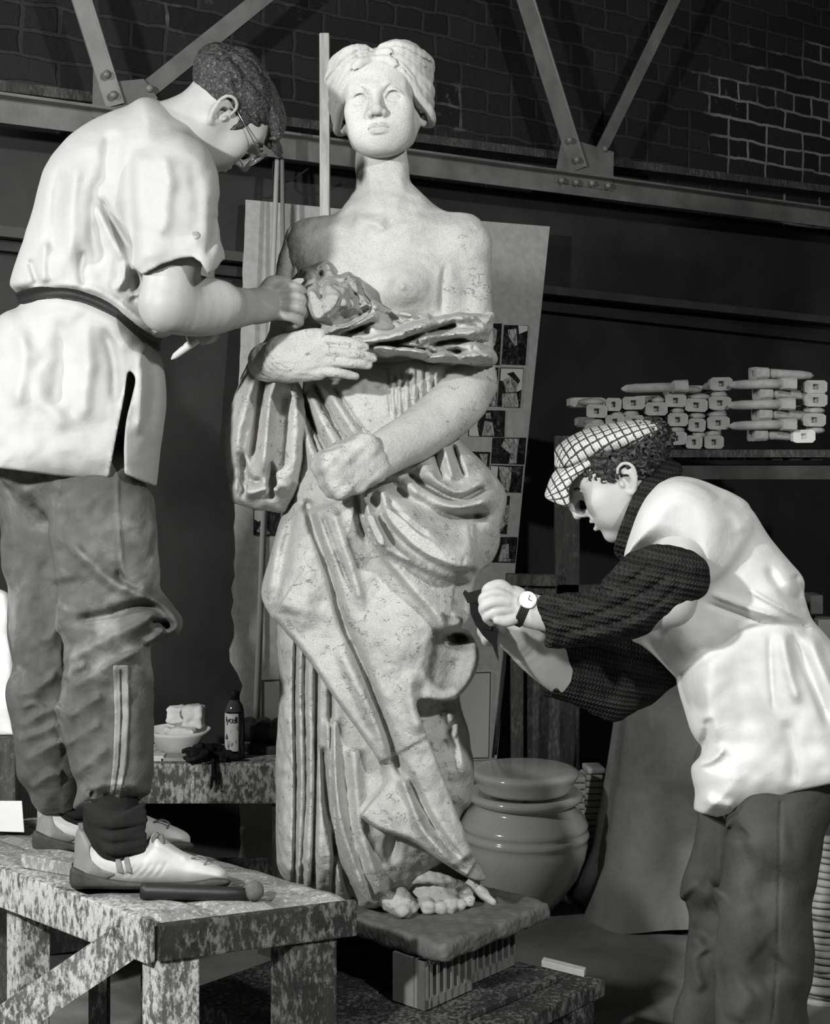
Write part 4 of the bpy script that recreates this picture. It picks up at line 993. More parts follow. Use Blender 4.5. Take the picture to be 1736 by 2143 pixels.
for pts, w, a in (([(133, 350), (118, 430), (112, 540)], 16, -.010), ([(165, 330), (150, 430), (150, 560)], 14, .008), ([(205, 360), (196, 470), (206, 570)], 15, -.010), ([(205, 408), (240, 470), (276, 530)], 9, -.014), ([(196, 420), (228, 490), (270, 560)], 10, .010),
                  ([(232, 270), (222, 330), (214, 400)], 14, -.009), ([(240, 612), (258, 585), (262, 545)], 8, .012), ([(275, 640), (285, 600), (282, 560)], 8, -.012), ([(268, 625), (300, 610), (310, 640)], 7, .012), ([(80, 600), (72, 575), (62, 540)], 7, -.010),
                  ([(95, 600), (90, 560), (96, 500)], 9, .008), ([(180, 606), (170, 570), (176, 520)], 9, -.008), ([(40, 680), (50, 760), (30, 860)], 16, .009), ([(120, 655), (130, 740), (110, 860)], 18, -.008), ([(175, 660), (185, 760), (170, 900)], 18, .010), ([(215, 680), (238, 760), (240, 850)], 12, -.010),
                  ([(305, 740), (320, 800), (312, 900)], 12, -.010), ([(290, 720), (296, 800), (290, 920)], 12, .008), ([(320, 690), (345, 700), (364, 690)], 8, .012), ([(330, 610), (338, 650), (356, 684)], 9, .010), ([(70, 760), (90, 840), (150, 900)], 20, .006)):
    ls_r.ridge(pts, w, a)
ls_r.step([(284, 300), (276, 345), (281, 420), (286, 500), (291, 570)], 40, .014, 4, .15, -1)
ls_r.ridge([(345, 310), (352, 400), (340, 500)], 16, .006).ridge([(400, 320), (412, 420), (404, 500)], 14, -.005).ridge([(430, 540), (446, 500), (448, 440)], 8, -.006)
ls_r.step([(225, 1000), (234, 965), (246, 900), (262, 800)], 20, .006, 2, 0, 1).noise(60, .003, 5).noise(24, .0015, 6)
def f_lshirt(f):
    f.puff(ls_arm, 55, .085, Map_arm, k=.0)
    f.tube([lp(366, 640, -.16), lp(372, 520, -.15), lp(374, 420, -.14)], [.066, .062, .03], k=.004, op='sub')
    f.cut2d(ls_armhem, k=.003)
    f.puff(ls_o, 120, Map_sT, LY+.02, k=.022)
    f.relief(ls_r, LY+.02, .1)
    f.cut2d(ls_hem, k=.004); f.cut2d(ls_slit, k=.004, inside=False)
    f.tube([lp(460, 240, .02), lp(398, 256, .02), lp(370, 268, .02)], [.070, .060, .054], k=.006, op='sub')
Map_sT = Map(-220, 50, 620, 1200, 10); Map_sT.A = (.160+.03*np.clip((Map_sT.V-700)/300, 0, 1)).astype(F32)
Map_arm = Map(200, 150, 520, 700, 10); Map_arm.A = (LY-.12-.00012*(Map_arm.V-300)).astype(F32)
sculpt('smock', f_lshirt, *win(0, -130, 180, 500, 1040, -.28, .24, LY), .0036, M['shirt'], lman)
sm_o = poly_map([(402, 487), (412, 484), (419, 490), (417, 498), (408, 501), (404, 495)], 3)
def f_smudge(f):
    f.puff(ls_arm, 55, .085, Map_arm, k=.0); f.relief(ls_r, LY+.02, .1); f.D[:] -= .0012; f.cut2d(sm_o, k=.001); f.plane((0, LY-.1, 0), (0, 1, 0))
sculpt('paint_smudge', f_smudge, *win(0, 396, 480, 424, 506, -.26, -.1, LY), .002, plain('smudge', .27, .9, noise=.5, nscale=90), lman)
def f_lund(f):
    f.tube([lp(388, 262, .02), lp(352, 280, .02)], [.0555, .062], k=.002)
sculpt('undershirt', f_lund, LHC-.25, LHC+.15, .004, plain('undershirt', .18, .95, .1), lman)
belt_o = poly_map([(24, 618), (60, 603), (100, 597), (145, 598), (195, 612), (245, 640), (292, 680), (345, 712), (345, 740), (300, 716), (250, 674), (205, 648), (160, 632), (100, 628), (44, 636), (24, 640)], 3)
def f_lbelt(f):
    f.puff(ls_o, 120, Map_sT, LY+.02, k=.0); f.D[:] -= .004
    f.relief(ls_belt, LY+.02, .1)
    f.cut2d(belt_o, k=.006)
ls_belt = Map(-120, 540, 420, 780, 2); ls_belt.ridge(B_, 17, -.012, 0)
sculpt('belt', f_lbelt, *win(0, -10, 590, 350, 745, -.2, .24, LY), .0036, M['black'], lman)

# trousers
M['placket'] = cloth('placket', .24, .3, .3); M['zip'] = plain('zip_metal', .06, .5, .4, .4)
lt_near = poly_map([(108, 930), (296, 930), (302, 1005), (320, 1040), (326, 1100), (334, 1180), (336, 1228), (352, 1252), (374, 1284), (379, 1304), (370, 1328), (346, 1342), (314, 1352), (320, 1420), (322, 1500), (323, 1600), (318, 1656), (296, 1676), (240, 1688), (175, 1694), (152, 1690), (160, 1650), (146, 1600), (131, 1530), (128, 1440), (139, 1376), (127, 1300), (121, 1200), (112, 1080)], 5)
lt_far = poly_map([(-30, 930), (200, 930), (190, 1100), (180, 1300), (175, 1450), (172, 1600), (160, 1690), (110, 1704), (78, 1694), (58, 1652), (36, 1622), (30, 1560), (20, 1500), (12, 1444), (26, 1398), (14, 1330), (15, 1240), (2, 1180), (-4, 1080)], 5)
lt_r = Map(-60, 900, 420, 1740, 1.5)
for pts, w, a, sh in (([(120, 1390), (200, 1340), (290, 1300), (345, 1262)], 26, .022, 4), ([(135, 1445), (190, 1408), (260, 1370), (312, 1352)], 22, .018, 3), ([(135, 1500), (170, 1476), (215, 1450)], 16, .014, 3), ([(132, 1560), (175, 1530), (215, 1510)], 14, .012, 3), ([(130, 1420), (150, 1400), (182, 1390)], 12, .012, 3),
                      ([(35, 1520), (85, 1490), (128, 1468)], 18, .014, 3), ([(30, 1545), (80, 1530), (128, 1508)], 16, .014, 3), ([(45, 1590), (90, 1565), (130, 1545)], 18, .014, 3), ([(30, 1452), (70, 1440), (120, 1400)], 16, .012, 3), ([(75, 1340), (110, 1318), (125, 1260)], 18, .014, 4), ([(60, 1650), (100, 1620), (150, 1612)], 14, .014, 3), ([(150, 1620), (200, 1580), (230, 1560)], 14, .012, 3),
                      ([(160, 1660), (220, 1640), (300, 1640)], 14, .010, 3), ([(40, 1480), (70, 1470), (100, 1480)], 9, .010, 2)):
    lt_r.step(pts, w, a*1.35, sh, .15, 1)
lt_r.step([(40, 1010), (75, 1080), (105, 1160), (122, 1230)], 40, .018, 8, .1, -1).ridge([(130, 1120), (190, 1180), (250, 1225), (330, 1240)], 13, .016).ridge([(240, 1190), (262, 1218), (300, 1236)], 8, -.014)
lt_r.ridge([(150, 1300), (220, 1290), (300, 1268), (365, 1290)], 12, -.024).ridge([(270, 1245), (330, 1262), (372, 1306), (340, 1332)], 11, .020).ridge([(310, 1300), (346, 1306), (352, 1322)], 8, -.024).ridge([(300, 1350), (330, 1330), (345, 1310)], 8, .014)
lt_r.ridge([(245, 990), (248, 1080), (256, 1180), (268, 1240)], 4, .004, .05).step([(238, 1395), (238, 1480), (236, 1600), (226, 1680)], 5, .0050, 1.5, .02, -1).step([(271, 1395), (268, 1500), (262, 1600), (248, 1684)], 5, .0050, 1.5, .02, 1)
for k in range(16):
    x, y = random.uniform(160, 300), random.uniform(1648, 1690); lt_r.ridge([(x, y), (x+random.uniform(-10, 25), y+random.uniform(-18, 8))], 5, random.uniform(-.010, .010))
lt_r.noise(40, .004, 6).noise(18, .002, 8)
def f_ltr(f):
    f.puff(lt_far, 75, .095, LY+.14, k=.0)
    f.puff(lt_near, 95, .100, LY-.035, k=.012)
    f.tube([lp(110, 940, .04), lp(165, 940, .02)], [.11, .115], k=.04)
    f.relief(lt_r, Map_leg, .08)
Map_leg = Map(-60, 900, 420, 1740, 6, LY-.02); Map_leg.A = np.where(Map_leg.U < 130, LY+.16, LY-.02).astype(F32)
sculpt('trousers', f_ltr, *win(0, -40, 915, 385, 1715, -.26, .28, LY), .0036, M['trouser'], lman)
for nm, po, gz, mt in (('zip_placket', [(236, 1392), (268, 1392), (270, 1500), (264, 1600), (250, 1672), (228, 1672), (236, 1600), (240, 1500)], .0025, M['placket']), ('zip', [(249, 1400), (254, 1400), (256, 1500), (251, 1600), (240, 1668), (235, 1668), (246, 1600), (251, 1500)], .004, M['zip'])):
    zo = poly_map(po, 1)
    def f_z(f):
        f.puff(lt_near, 95, .100, LY-.035, k=.0); f.relief(lt_r, Map_leg, .08); f.D[:] -= gz; f.cut2d(zo, k=.001); f.plane((0, LY-.02, 0), (0, 1, 0))
    sculpt(nm, f_z, *win(0, 225, 1385, 275, 1680, -.2, .0, LY), .0026, mt, lman)

# socks and training shoes
def shoe(name, P, dx, dy, yd, k0, toe):
    o = poly_map([(x+dx, y+dy) for x, y in P], 4)
    return o
sh_full = [(152, 1852), (156, 1800), (160, 1742), (176, 1736), (194, 1748), (214, 1766), (258, 1776), (296, 1772), (312, 1752), (328, 1740), (346, 1756), (384, 1782), (430, 1800), (468, 1818), (476, 1834), (466, 1850), (400, 1858), (330, 1856), (250, 1856), (190, 1856)]
sole_c = [(148, 1816), (170, 1820), (230, 1838), (300, 1846), (400, 1844), (450, 1836), (482, 1842), (470, 1856), (400, 1862), (300, 1862), (200, 1860), (150, 1858)]
def make_shoe(dx, dy, yc, label):
    up = poly_map([(x+dx, y+dy) for x, y in sh_full], 4); so = poly_map([(x+dx, y+dy) for x, y in sole_c], 4)
    r = Map(120+dx, 1700+dy, 520+dx, 1880+dy, 1)
    for k in range(5): r.ridge([(352+dx-k*16, 1800+dy+k*2), (338+dx-k*16, 1822+dy), (326+dx-k*18, 1838+dy)], 3, -.0016)
    r.ridge([(196+dx, 1752+dy), (218+dx, 1772+dy), (262+dx, 1784+dy), (310+dx, 1776+dy)], 3, .003).ridge([(318+dx, 1765+dy), (348+dx, 1776+dy), (400+dx, 1802+dy)], 6, .003)
    def fu(f):
        f.puff(up, 42, .046, LY+yc, k=.0)
        f.tube([lp(222+dx, 1690+dy, yc), lp(244+dx, 1738+dy, yc), lp(262+dx, 1740+dy, yc)], [.045, .034, .030], k=.004, op='sub')
        f.relief(r, LY+yc, .03)
    b = sculpt('shoe', fu, *win(0, 130+dx, 1720+dy, 500+dx, 1870+dy, yc-.07, yc+.07, LY), .0026, M['shoe'], lman)
    def fs(f):
        f.puff(so, 12, .050, LY+yc, k=.0, e=4)
    s_ = sculpt('sole', fs, *win(0, 130+dx, 1790+dy, 500+dx, 1870+dy, yc-.07, yc+.07, LY), .0026, M['sole'], b)
    st = []
    for x in (240, 252, 266):
        pass
    for j, (x0, w_) in enumerate(((237, 11), (256, 10))):
        po = poly_map([(x0+dx, 1777+dy), (x0+w_+dx, 1779+dy), (x0+w_+12+dx, 1830+dy), (x0+8+dx, 1826+dy)], 1)
        def fst(f, po=po):
            f.puff(up, 42, .047, LY+yc, k=.0); f.D[:] -= .0015; f.cut2d(po, k=.001)
        sculpt('stripe', fst, *win(0, x0-5+dx, 1770+dy, x0+40+dx, 1835+dy, yc-.06, yc+.0, LY), .0022, M['suede'], b)
    hl = poly_map([(140+dx, 1730+dy), (182+dx, 1734+dy), (200+dx, 1752+dy), (188+dx, 1776+dy), (192+dx, 1800+dy), (212+dx, 1818+dy), (240+dx, 1832+dy), (140+dx, 1850+dy)], 4)
    def fh(f):
        f.puff(up, 42, .0472, LY+yc, k=.0); f.D[:] -= .0012; f.cut2d(hl, k=.001)
        f.tube([lp(222+dx, 1690+dy, yc), lp(244+dx, 1738+dy, yc), lp(262+dx, 1740+dy, yc)], [.046, .035, .031], k=.002, op='sub')
    sculpt('heel_panel', fh, *win(0, 130+dx, 1720+dy, 250+dx, 1860+dy, yc-.07, yc+.07, LY), .0024, M['suede'], b)
    m = MB()
    for k in range(4):
        x, y = 348+dx+k*24, 1778+dy+k*10
        m.tube([lp(x-8, y+10, yc-.040+.004*k), lp(x, y-2, yc-.02), lp(x+4, y-5, yc+.02)], .0028, 6)
    m.tube([lp(x_, y_, yc-.03) for x_, y_ in catmull([(400+dx, 1796+dy), (418+dx, 1792+dy), (432+dx, 1800+dy), (424+dx, 1812+dy), (410+dx, 1806+dy)], 6)], .002, 6)
    m.tube([lp(x_, y_, yc-.03) for x_, y_ in catmull([(330+dx, 1744+dy), (322+dx, 1758+dy), (330+dx, 1772+dy), (340+dx, 1764+dy), (336+dx, 1748+dy)], 6)], .005, 6)
    m.build('laces', M['lace'], b, True)
M['shoe'] = plain('shoe_leather', .52, .6, .3, noise=.12, nscale=25); M['sole'] = plain('shoe_sole', .05, .7, .3, noise=.4, nscale=30, bump=.3, bscale=90)
M['suede'] = plain('shoe_suede', .22, .9, .1, noise=.15, nscale=30); M['lace'] = plain('lace', .16, .9, .1)
make_shoe(0, 0, -.06, 'near'); make_shoe(-78, -76, .17, 'far')
for dx, dy, yc in ((0, 0, -.06), (-78, -76, .17)):
    def fso(f):
        f.tube([lp(232+dx, 1670+dy, yc), lp(236+dx, 1740+dy, yc), lp(262+dx, 1800+dy, yc), lp(310+dx, 1806+dy, yc)], [.050, .052, .040, .030], k=.01, smooth=3)
        for k in range(7): f.tube([lp(180+dx+k*6, 1690+dy+k*13, yc-.04), lp(235+dx, 1712+dy+k*13-((k*7)%5)*3, yc-.055), lp(300+dx, 1684+dy+k*16, yc-.03)], .005+.0015*(k%3), k=.008, smooth=3)
    sculpt('sock', fso, *win(0, 150+dx, 1660+dy, 330+dx, 1830+dy, yc-.08, yc+.08, LY), .003, M['sock'], lman)

# spectacles
def hl_(q): return LHC + LHR @ (np.array(q)*LHS)
g = MB()
for s in (-1, 1):
    g.tube([hl_(q) for q in ((s*.078, .006, .012), (s*.079, -.03, .010), (s*.070, -.112, .004))], .0013, 6)
    g.tube([hl_((s*.040+.026*math.cos(t), -.116+.006*abs(math.cos(t)), -.008+.022*math.sin(t))) for t in np.linspace(0, 2*math.pi, 25)], .0013, 6)
    g.tube([hl_((s*.078, .006, .012)), hl_((s*.080, .020, .004)), hl_((s*.078, .026, -.012))], .0014, 6)
g.tube([hl_((-.014, -.118, .0)), hl_((0, -.122, .003)), hl_((.014, -.118, .0))], .0013, 6)
gl = g.build('spectacles', plain('wire_frame', .30, .3, .5, .8), lman, True)
lensm = NT('lens').set(Roughness=.05); lensm.b.inputs['Transmission Weight'].default_value = .95; lensm.b.inputs['IOR'].default_value = 1.1
for s in (-1, 1):
    m = MB(); R_ = Matrix([[float(x) for x in r] for r in LHR]); m.lathe([(0, -.0008), (.0225, -.0008), (.0225, .0008), (0, .0008)], hl_((s*.040, -.114, -.008)), R_ @ rot('X', 90), 24)
    m.build('lens', lensm.m, gl, True)

# tools
tool = empty('modelling_tool', lp(612, 590, .05), 'thin metal leaf tool held in the fist of the man on the bench', 'tool')
bl = MB(); pts = [(588, 594), (606, 588), (622, 582), (634, 582), (636, 587), (630, 594), (616, 598), (600, 598)]
bl.hull([lp(x, y, .048) for x, y in pts], [lp(x, y, .050) for x, y in pts]).build('blade', plain('steel', .22, .5, .4, .5), tool)
MB().tube([lp(600, 594, .049), lp(585, 602, .055), lp(566, 640, .06), lp(552, 668, .07)], [.003, .005, .006, .005], 10).build('handle', plain('tool_wood', .25), tool, True)
stick = empty('boxwood_stick', lp(395, 724, -.02), 'pale pointed wooden stick poking out behind the forearm', 'tool')
MB().tube([lp(358, 752, -.01), lp(366, 745, -.01), lp(396, 722, -.012), (lp(432, 697, -.015))], [.0015, .006, .0085, .007], 10).build('shaft', plain('boxwood', .62, .5), stick, True)
# ---------------------------------------------------------------- sculptor in the check cap
RY = 2.85
def rp(px, py, dy=0.0): return at(px, py, RY+dy)
rman = empty('person', at(1600, 2100, RY)*[1, 1, 0], 'man in checked flat cap and white apron over dark jumper, leaning in from right', 'person')
RHC = rp(1288, 993, .02); RHR = orient((-.86, .09, -.49), (-.47, 0, .88)); RHS = .89
def rl(q): return RHC + RHR @ (np.array(q, float)*RHS)
def f_rbody(f):
    head_build(f, RHC, RHR, RHS, nose=1.55, jaw=1.10, mouth_open=.9, ears=(-1, 1), age=1.0, sock=.011, crown=.84)
    f.tube([rp(1290, 1020, .02), rp(1345, 1055, .02), rp(1410, 1095, .02)], [.052, .055, .07], k=.03, smooth=4)
    f.tube([rp(1400, 1090, .02), rp(1450, 1130, .02), rp(1520, 1240, .02), rp(1590, 1420, .02), rp(1600, 1620, .02)], [.06, .085, .11, .12, .12], k=.05, smooth=4)
    # near arm
    f.tube([rp(1420, 1100, -.10), rp(1420, 1180, -.18), rp(1400, 1255, -.23)], [.055, .052, .045], k=.03, smooth=4)
    f.tube([rp(1400, 1258, -.23), rp(1280, 1285, -.205), rp(1150, 1285, -.18), rp(1100, 1277, -.17)], [.045, .045, .034, .0285], k=.02, smooth=4)
    H = -.165
    f.tube([rp(1105, 1276, H), rp(1070, 1262, H)], [.0285, .029], k=.015)
    f.ell(rp(1070, 1260, H), (.034, .019, .030), R=rot_y(-14), k=.010)
    for a, b, c, d in (((1064, 1236, -.010), (1046, 1224, -.014), (1020, 1232, -.018), (1016, 1250, -.004)), ((1060, 1248, -.020), (1034, 1241, -.027), (1011, 1252, -.024), (1014, 1272, -.008)),
                       ((1060, 1262, -.024), (1032, 1260, -.031), (1011, 1272, -.026), (1018, 1290, -.010)), ((1064, 1276, -.022), (1038, 1279, -.028), (1018, 1290, -.022), (1028, 1302, -.008))):
        f.tube([rp(q[0], q[1], H+q[2]) for q in (a, b, c, d)], [.0112, .0108, .0098, .0085], k=.0016, smooth=4)
    f.tube([rp(1080, 1290, H-.016), rp(1060, 1300, H-.026), rp(1040, 1297, H-.030)], [.013, .0110, .0088], k=.003, smooth=4)
    for k in range(3): f.tube([rp(1092, 1262+6*k, H-.022), rp(1050, 1240+11*k, H-.030)], [.002, .003], k=.006)
    # far arm
    f.tube([rp(1400, 1120, .16), rp(1370, 1300, .18), rp(1310, 1440, .12)], [.055, .05, .045], k=.03, smooth=4)
    f.tube([rp(1310, 1440, .12), rp(1200, 1420, .08), rp(1120, 1366, .03), rp(1072, 1325, -.01)], [.045, .045, .042, .031], k=.02, smooth=4)
    f.tube([rp(1078, 1330, -.01), rp(1050, 1305, -.02), rp(1035, 1295, -.025)], [.031, .036, .030], k=.02)
    for k, (x, y) in enumerate(((1022, 1278), (1014, 1294), (1016, 1312), (1024, 1328))):
        f.tube([rp(x+24, y-2, -.040), rp(x, y, -.05), rp(x-6, y+12, -.03), rp(x+12, y+16, -.012)], [.0125, .0122, .011, .010], k=.004, smooth=4)
    # legs
    f.tube([rp(1610, 1640, -.03), rp(1600, 1960, -.04), rp(1600, 2330, -.04)], [.065, .05, .04], k=.03, smooth=3)
    f.tube([rp(1560, 1640, .10), rp(1510, 1950, .11), rp(1490, 2300, .12)], [.06, .045, .04], k=.03, smooth=3)
def rot_y(d):
    a = math.radians(d); return np.array([[math.cos(a), 0, math.sin(a)], [0, 1, 0], [-math.sin(a), 0, math.cos(a)]])
sculpt('body', f_rbody, *win(0, 990, 880, 1720, 2340, -.30, .34, RY), .0032, M['skin_pale'], rman)
# curly hair
rh = np.random.RandomState(9)
def f_rhair(f):
    f.frame(RHC, RHR, RHS)
    f.ell((0, .036, .022), (.084, .112, .068), k=.01)
    f.box((0, -.172, -.04), (.14, .115, .11), rnd=.02, k=.01, op='sub')
    f.ell((0, .02, -.088), (.12, .12, .050), k=.02, op='sub')
    for s in (-1, 1): f.ell((s*.088, -.024, -.042), (.034, .052, .034), k=.012, op='sub')
    for k in range(420):
        a = rh.uniform(-2.35, 2.35); t = rh.uniform(-.55, 1.05); y = .036+t*.11
        e = max(.05, 1-((y-.036)/.114)**2)**.5
        c = np.array([math.sin(a)*.085*e, y, .024+math.cos(a)*.076*e])
        if c[2] < -.036+.25*(-min(t, 0)) or (t < 0 and c[2] < .0 - .2*t): continue
        if (c[1] < -.058) or (c[1] < -.035 and c[2] < -.012) or c[2] > .074: continue
        r = rh.uniform(.005, .0100); ph = rh.uniform(0, 6.28); n = rh.randn(3); n /= np.linalg.norm(n); u = np.cross(n, [.3, .5, .8]); u /= np.linalg.norm(u); v = np.cross(n, u)
        f.tube([c+r*(u*math.cos(ph+x)+v*math.sin(ph+x)) for x in np.linspace(0, 4.4, 6)], .0032, k=.002)
    for k in range(230):
        s = rh.choice((-1, 1)); y_ = rh.uniform(-.064, .004); c = np.array([s*(.066 if y_ < -.05 else .066+.014*(y_+.05)/.05 if y_ < 0 else .08)*rh.uniform(.99, 1.04), y_, rh.uniform(.000, .070)])
        if c[2] < .035-.9*(c[1]+.064): continue
        r = rh.uniform(.004, .008); ph = rh.uniform(0, 6.28); n = np.array([s, 0, 0])+rh.randn(3)*.4; n /= np.linalg.norm(n); u = np.cross(n, [.3, .5, .8]); u /= np.linalg.norm(u); v = np.cross(n, u)
        f.tube([c+r*(u*math.cos(ph+x)+v*math.sin(ph+x)) for x in np.linspace(0, 4.4, 6)], .0022, k=.002)
    f.frame()
M['hair2'] = plain('hair_curly', .022, .5, .4, noise=.7, nscale=120)
sculpt('hair', f_rhair, RHC-.16, RHC+.16, .0024, M['hair2'], rman)
def brows(par, hl, mat, tilt=0.0, rr=.0030):
    for s in (-1, 1):
        MB().tube([hl((s*.012, -.0935, .012)), hl((s*.024, -.0965, .0175)), hl((s*.038, -.090, .0175)), hl((s*.050, -.076, .011))], [.0016, rr, rr*.9, .0012], 8).build('eyebrow', mat, par, True)
        bm_ = MB(); bmesh.ops.create_uvsphere(bm_.bm, u_segments=12, v_segments=8, radius=.0034, matrix=Matrix.Translation(V(hl((s*.031, -.0826, -.003))))); bm_.build('eye', M['black'], par, True)
brows(rman, rl, plain('brow_hair', .08, .9, noise=.4, nscale=200))
# flat cap
def f_cap(f):
    f.frame(RHC, RHR, RHS)
    f.ell((0, .026, .074), (.096, .124, .036), R=rot_x(-16), k=.02)
    f.ell((0, -.058, .080), (.078, .060, .024), R=rot_x(12), k=.03)
    f.plane((0, 0, .050), (0, -.26, -1), k=.01)
    f.frame()
def f_brim(f):
    f.frame(RHC, RHR, RHS)
    for x in np.linspace(-1, 1, 21):
        w = (1-.40*x*x)
        f.tube([(x*.070, -.072+.034*x*x, .070-.012*x*x), (x*.079, -.083-.034*w, .062-.020*x*x), (x*.078, -.085-.068*w, .034-.032*x*x)], [.006, .0055, .005], k=.014, smooth=3)
    f.frame()
cm = NT('check_tweed').set(Roughness=.95); cv = cm.node('ShaderNodeMapping')
cm.l.new(cm.co.outputs['Object'], cv.inputs['Vector'])
ee = Matrix([[float(x) for x in r] for r in RHR.T]).to_euler(); cv.inputs['Rotation'].default_value = ee; cv.inputs['Location'].default_value = tuple(float(q) for q in -(RHR.T @ RHC))
cs = cm.node('ShaderNodeSeparateXYZ'); cm.l.new(cv.outputs[0], cs.inputs[0])
def bars(sock, per, th):
    a = cm.math('FRACT', cm.math('DIVIDE', cm.math('ADD', sock, 10.0), per)); return cm.math('LESS_THAN', a, th)
nz = cm.noise(cv.outputs[0], 260, 2, .5); wob = cm.math('MULTIPLY', cm.math('SUBTRACT', nz, .5), .0045)
la = bars(cm.math('ADD', cm.math('MULTIPLY', cm.math('ARCTAN2', cs.outputs[0], cm.math('SUBTRACT', cs.outputs[2], .03)), .085), wob), .0165, .22); lb = bars(cm.math('ADD', cs.outputs[1], wob), .0165, .22); lc = bars(cm.math('ADD', cs.outputs[1], wob), .0055, .40)
f_ = cm.math('MAXIMUM', la, lb)
cc = cm.mix(cm.math('MULTIPLY', lc, .35), grey(.62), grey(.20)); cc = cm.mix(f_, cc, grey(.045)); cm.color(cc).bump(nz, .6, .003); M['tweed'] = cm.m
cap = sculpt('flat_cap', f_cap, RHC-.2, RHC+.2, .0026, M['tweed'], rman)
sculpt('brim', f_brim, RHC-.2, RHC+.2, .0024, M['tweed'], cap)

# knitted jumper
km = NT('cable_knit').set(Roughness=1.0); km.b.inputs['Specular IOR Level'].default_value = .08
kv = km.mapping((1, 1, 1), (0, math.radians(-12), 0)); kx = km.node('ShaderNodeSeparateXYZ'); km.l.new(kv, kx.inputs[0])
k1 = km.math('SINE', km.math('MULTIPLY', kx.outputs[2], 620)); k2 = km.math('SINE', km.math('ADD', km.math('MULTIPLY', kx.outputs[0], 900), km.math('MULTIPLY', k1, 1.2)))
k3 = km.math('SINE', km.math('MULTIPLY', kx.outputs[2], 155)); kh = km.math('ADD', km.math('MULTIPLY', k1, .5), km.math('ADD', km.math('MULTIPLY', k2, .35), km.math('MULTIPLY', k3, .6)))
km.color(km.ramp(km.math('ADD', km.math('MULTIPLY', kh, .25), .5), [(.25, .014), (.8, .040)])).bump(kh, .9, .004); M['knit'] = km.m
rk_near = poly_map([(1298, 1172), (1330, 1152), (1375, 1138), (1440, 1150), (1480, 1180), (1484, 1230), (1450, 1265), (1410, 1292), (1350, 1328), (1290, 1345), (1200, 1354), (1152, 1357), (1140, 1348), (1127, 1310), (1112, 1262), (1124, 1247), (1180, 1241), (1225, 1236), (1258, 1216)], 5)
rk_far = poly_map([(1150, 1358), (1132, 1400), (1134, 1448), (1152, 1460), (1200, 1475), (1250, 1500), (1284, 1511), (1310, 1502), (1352, 1470), (1420, 1425), (1400, 1380), (1370, 1340), (1300, 1335), (1200, 1345)], 5)
rk_r = Map(1080, 1100, 1520, 1540, 1.5)
for pts, w, a in (([(1150, 1350), (1220, 1335), (1320, 1310), (1400, 1262)], 12, .008), ([(1130, 1300), (1230, 1290), (1330, 1250), (1420, 1190)], 6, -.006), ([(1125, 1275), (1220, 1262), (1310, 1222), (1380, 1165)], 6, -.006), ([(1140, 1325), (1240, 1315), (1350, 1280), (1440, 1210)], 6, -.006), ([(1230, 1400), (1260, 1440), (1250, 1480)], 10, -.012), ([(1200, 1390), (1230, 1430), (1230, 1470)], 10, .010), ([(1290, 1380), (1285, 1430), (1310, 1480)], 12, -.010), ([(1250, 1215), (1256, 1232), (1270, 1240)], 6, -.012)): rk_r.ridge(pts, w, a)
rk_yc = Map(1080, 1100, 1520, 1400, 8); rk_yc.A = (RY-.18-.05*np.clip((rk_yc.U-1110)/290, 0, 1)).astype(F32)
def f_knit(f):
    f.puff(rk_near, 48, .062, rk_yc, k=.0)
    f.tube([rp(1090, 1268, -.18), rp(1128, 1300, -.18)], [.040, .040], k=.003, op='sub')
    f.puff(rk_far, 48, .060, RY+.085, k=.0)
    f.tube([rp(1110, 1376, .05), rp(1150, 1408, .07)], [.046, .044], k=.003, op='sub')
    f.tube([rp(1430, 1110, .12), rp(1400, 1250, .16), rp(1330, 1420, .12)], [.07, .065, .06], k=.02, smooth=3)
    f.relief(rk_r, RY-.16, .3)
    f.tube([rp(1395, 1100, .02), rp(1460, 1130, .02), rp(1520, 1240, .02), rp(1570, 1400, .02)], [.075, .10, .125, .13], k=.03, smooth=3)
    f.rough(.03, .0012, 3)
sculpt('jumper', f_knit, *win(0, 1105, 1080, 1650, 1520, -.32, .26, RY), .0034, M['knit'], rman)
def f_col(f):
    L = [(1392, 972, .03), (1348, 1030, -.050), (1318, 1098, -.062), (1304, 1140, -.03), (1302, 1150, .03), (1312, 1110, .09), (1340, 1046, .10), (1388, 976, .06)]
    f.tube([rp(*q) for q in L], .017, k=.004, smooth=5)
    f.tube([rp(x+16, y+12, d*1.15) for x, y, d in L], .019, k=.008, smooth=5)
sculpt('roll_neck', f_col, RHC-[.1, .2, .3], RHC+[.25, .2, .1], .003, M['knit'], rman)

# apron
ra_o = poly_map([(1302, 1170), (1320, 1110), (1342, 1044), (1384, 1002), (1430, 997), (1480, 1009), (1530, 1030), (1562, 1052), (1572, 1068), (1600, 1110), (1622, 1142), (1660, 1184), (1680, 1212), (1684, 1250), (1690, 1276), (1704, 1302), (1740, 1345), (1800, 1440), (1840, 1660), (1780, 1720), (1600, 1720), (1465, 1720), (1452, 1650), (1445, 1605), (1466, 1574), (1440, 1520), (1415, 1430), (1390, 1392), (1345, 1352), (1322, 1338), (1316, 1300), (1308, 1230)], 5)
ra_hem = poly_map([(1200, 950), (1950, 950), (1950, 1600), (1736, 1641), (1660, 1657), (1600, 1679), (1560, 1694), (1500, 1710), (1466, 1702), (1440, 1690), (1200, 1500)], 1)
ra_r = Map(1260, 960, 1860, 1760, 1.5)
BL = [(1404, 1424), (1450, 1385), (1510, 1346), (1562, 1314), (1625, 1303), (1700, 1306)]
ra_r.step([(1574, 1062), (1570, 1110), (1530, 1180), (1480, 1222), (1440, 1250)], 50, .016, 4, .1, 1).step(BL, 40, .012, 2.5, .05, -1).ridge(BL, 16, -.012, .05)
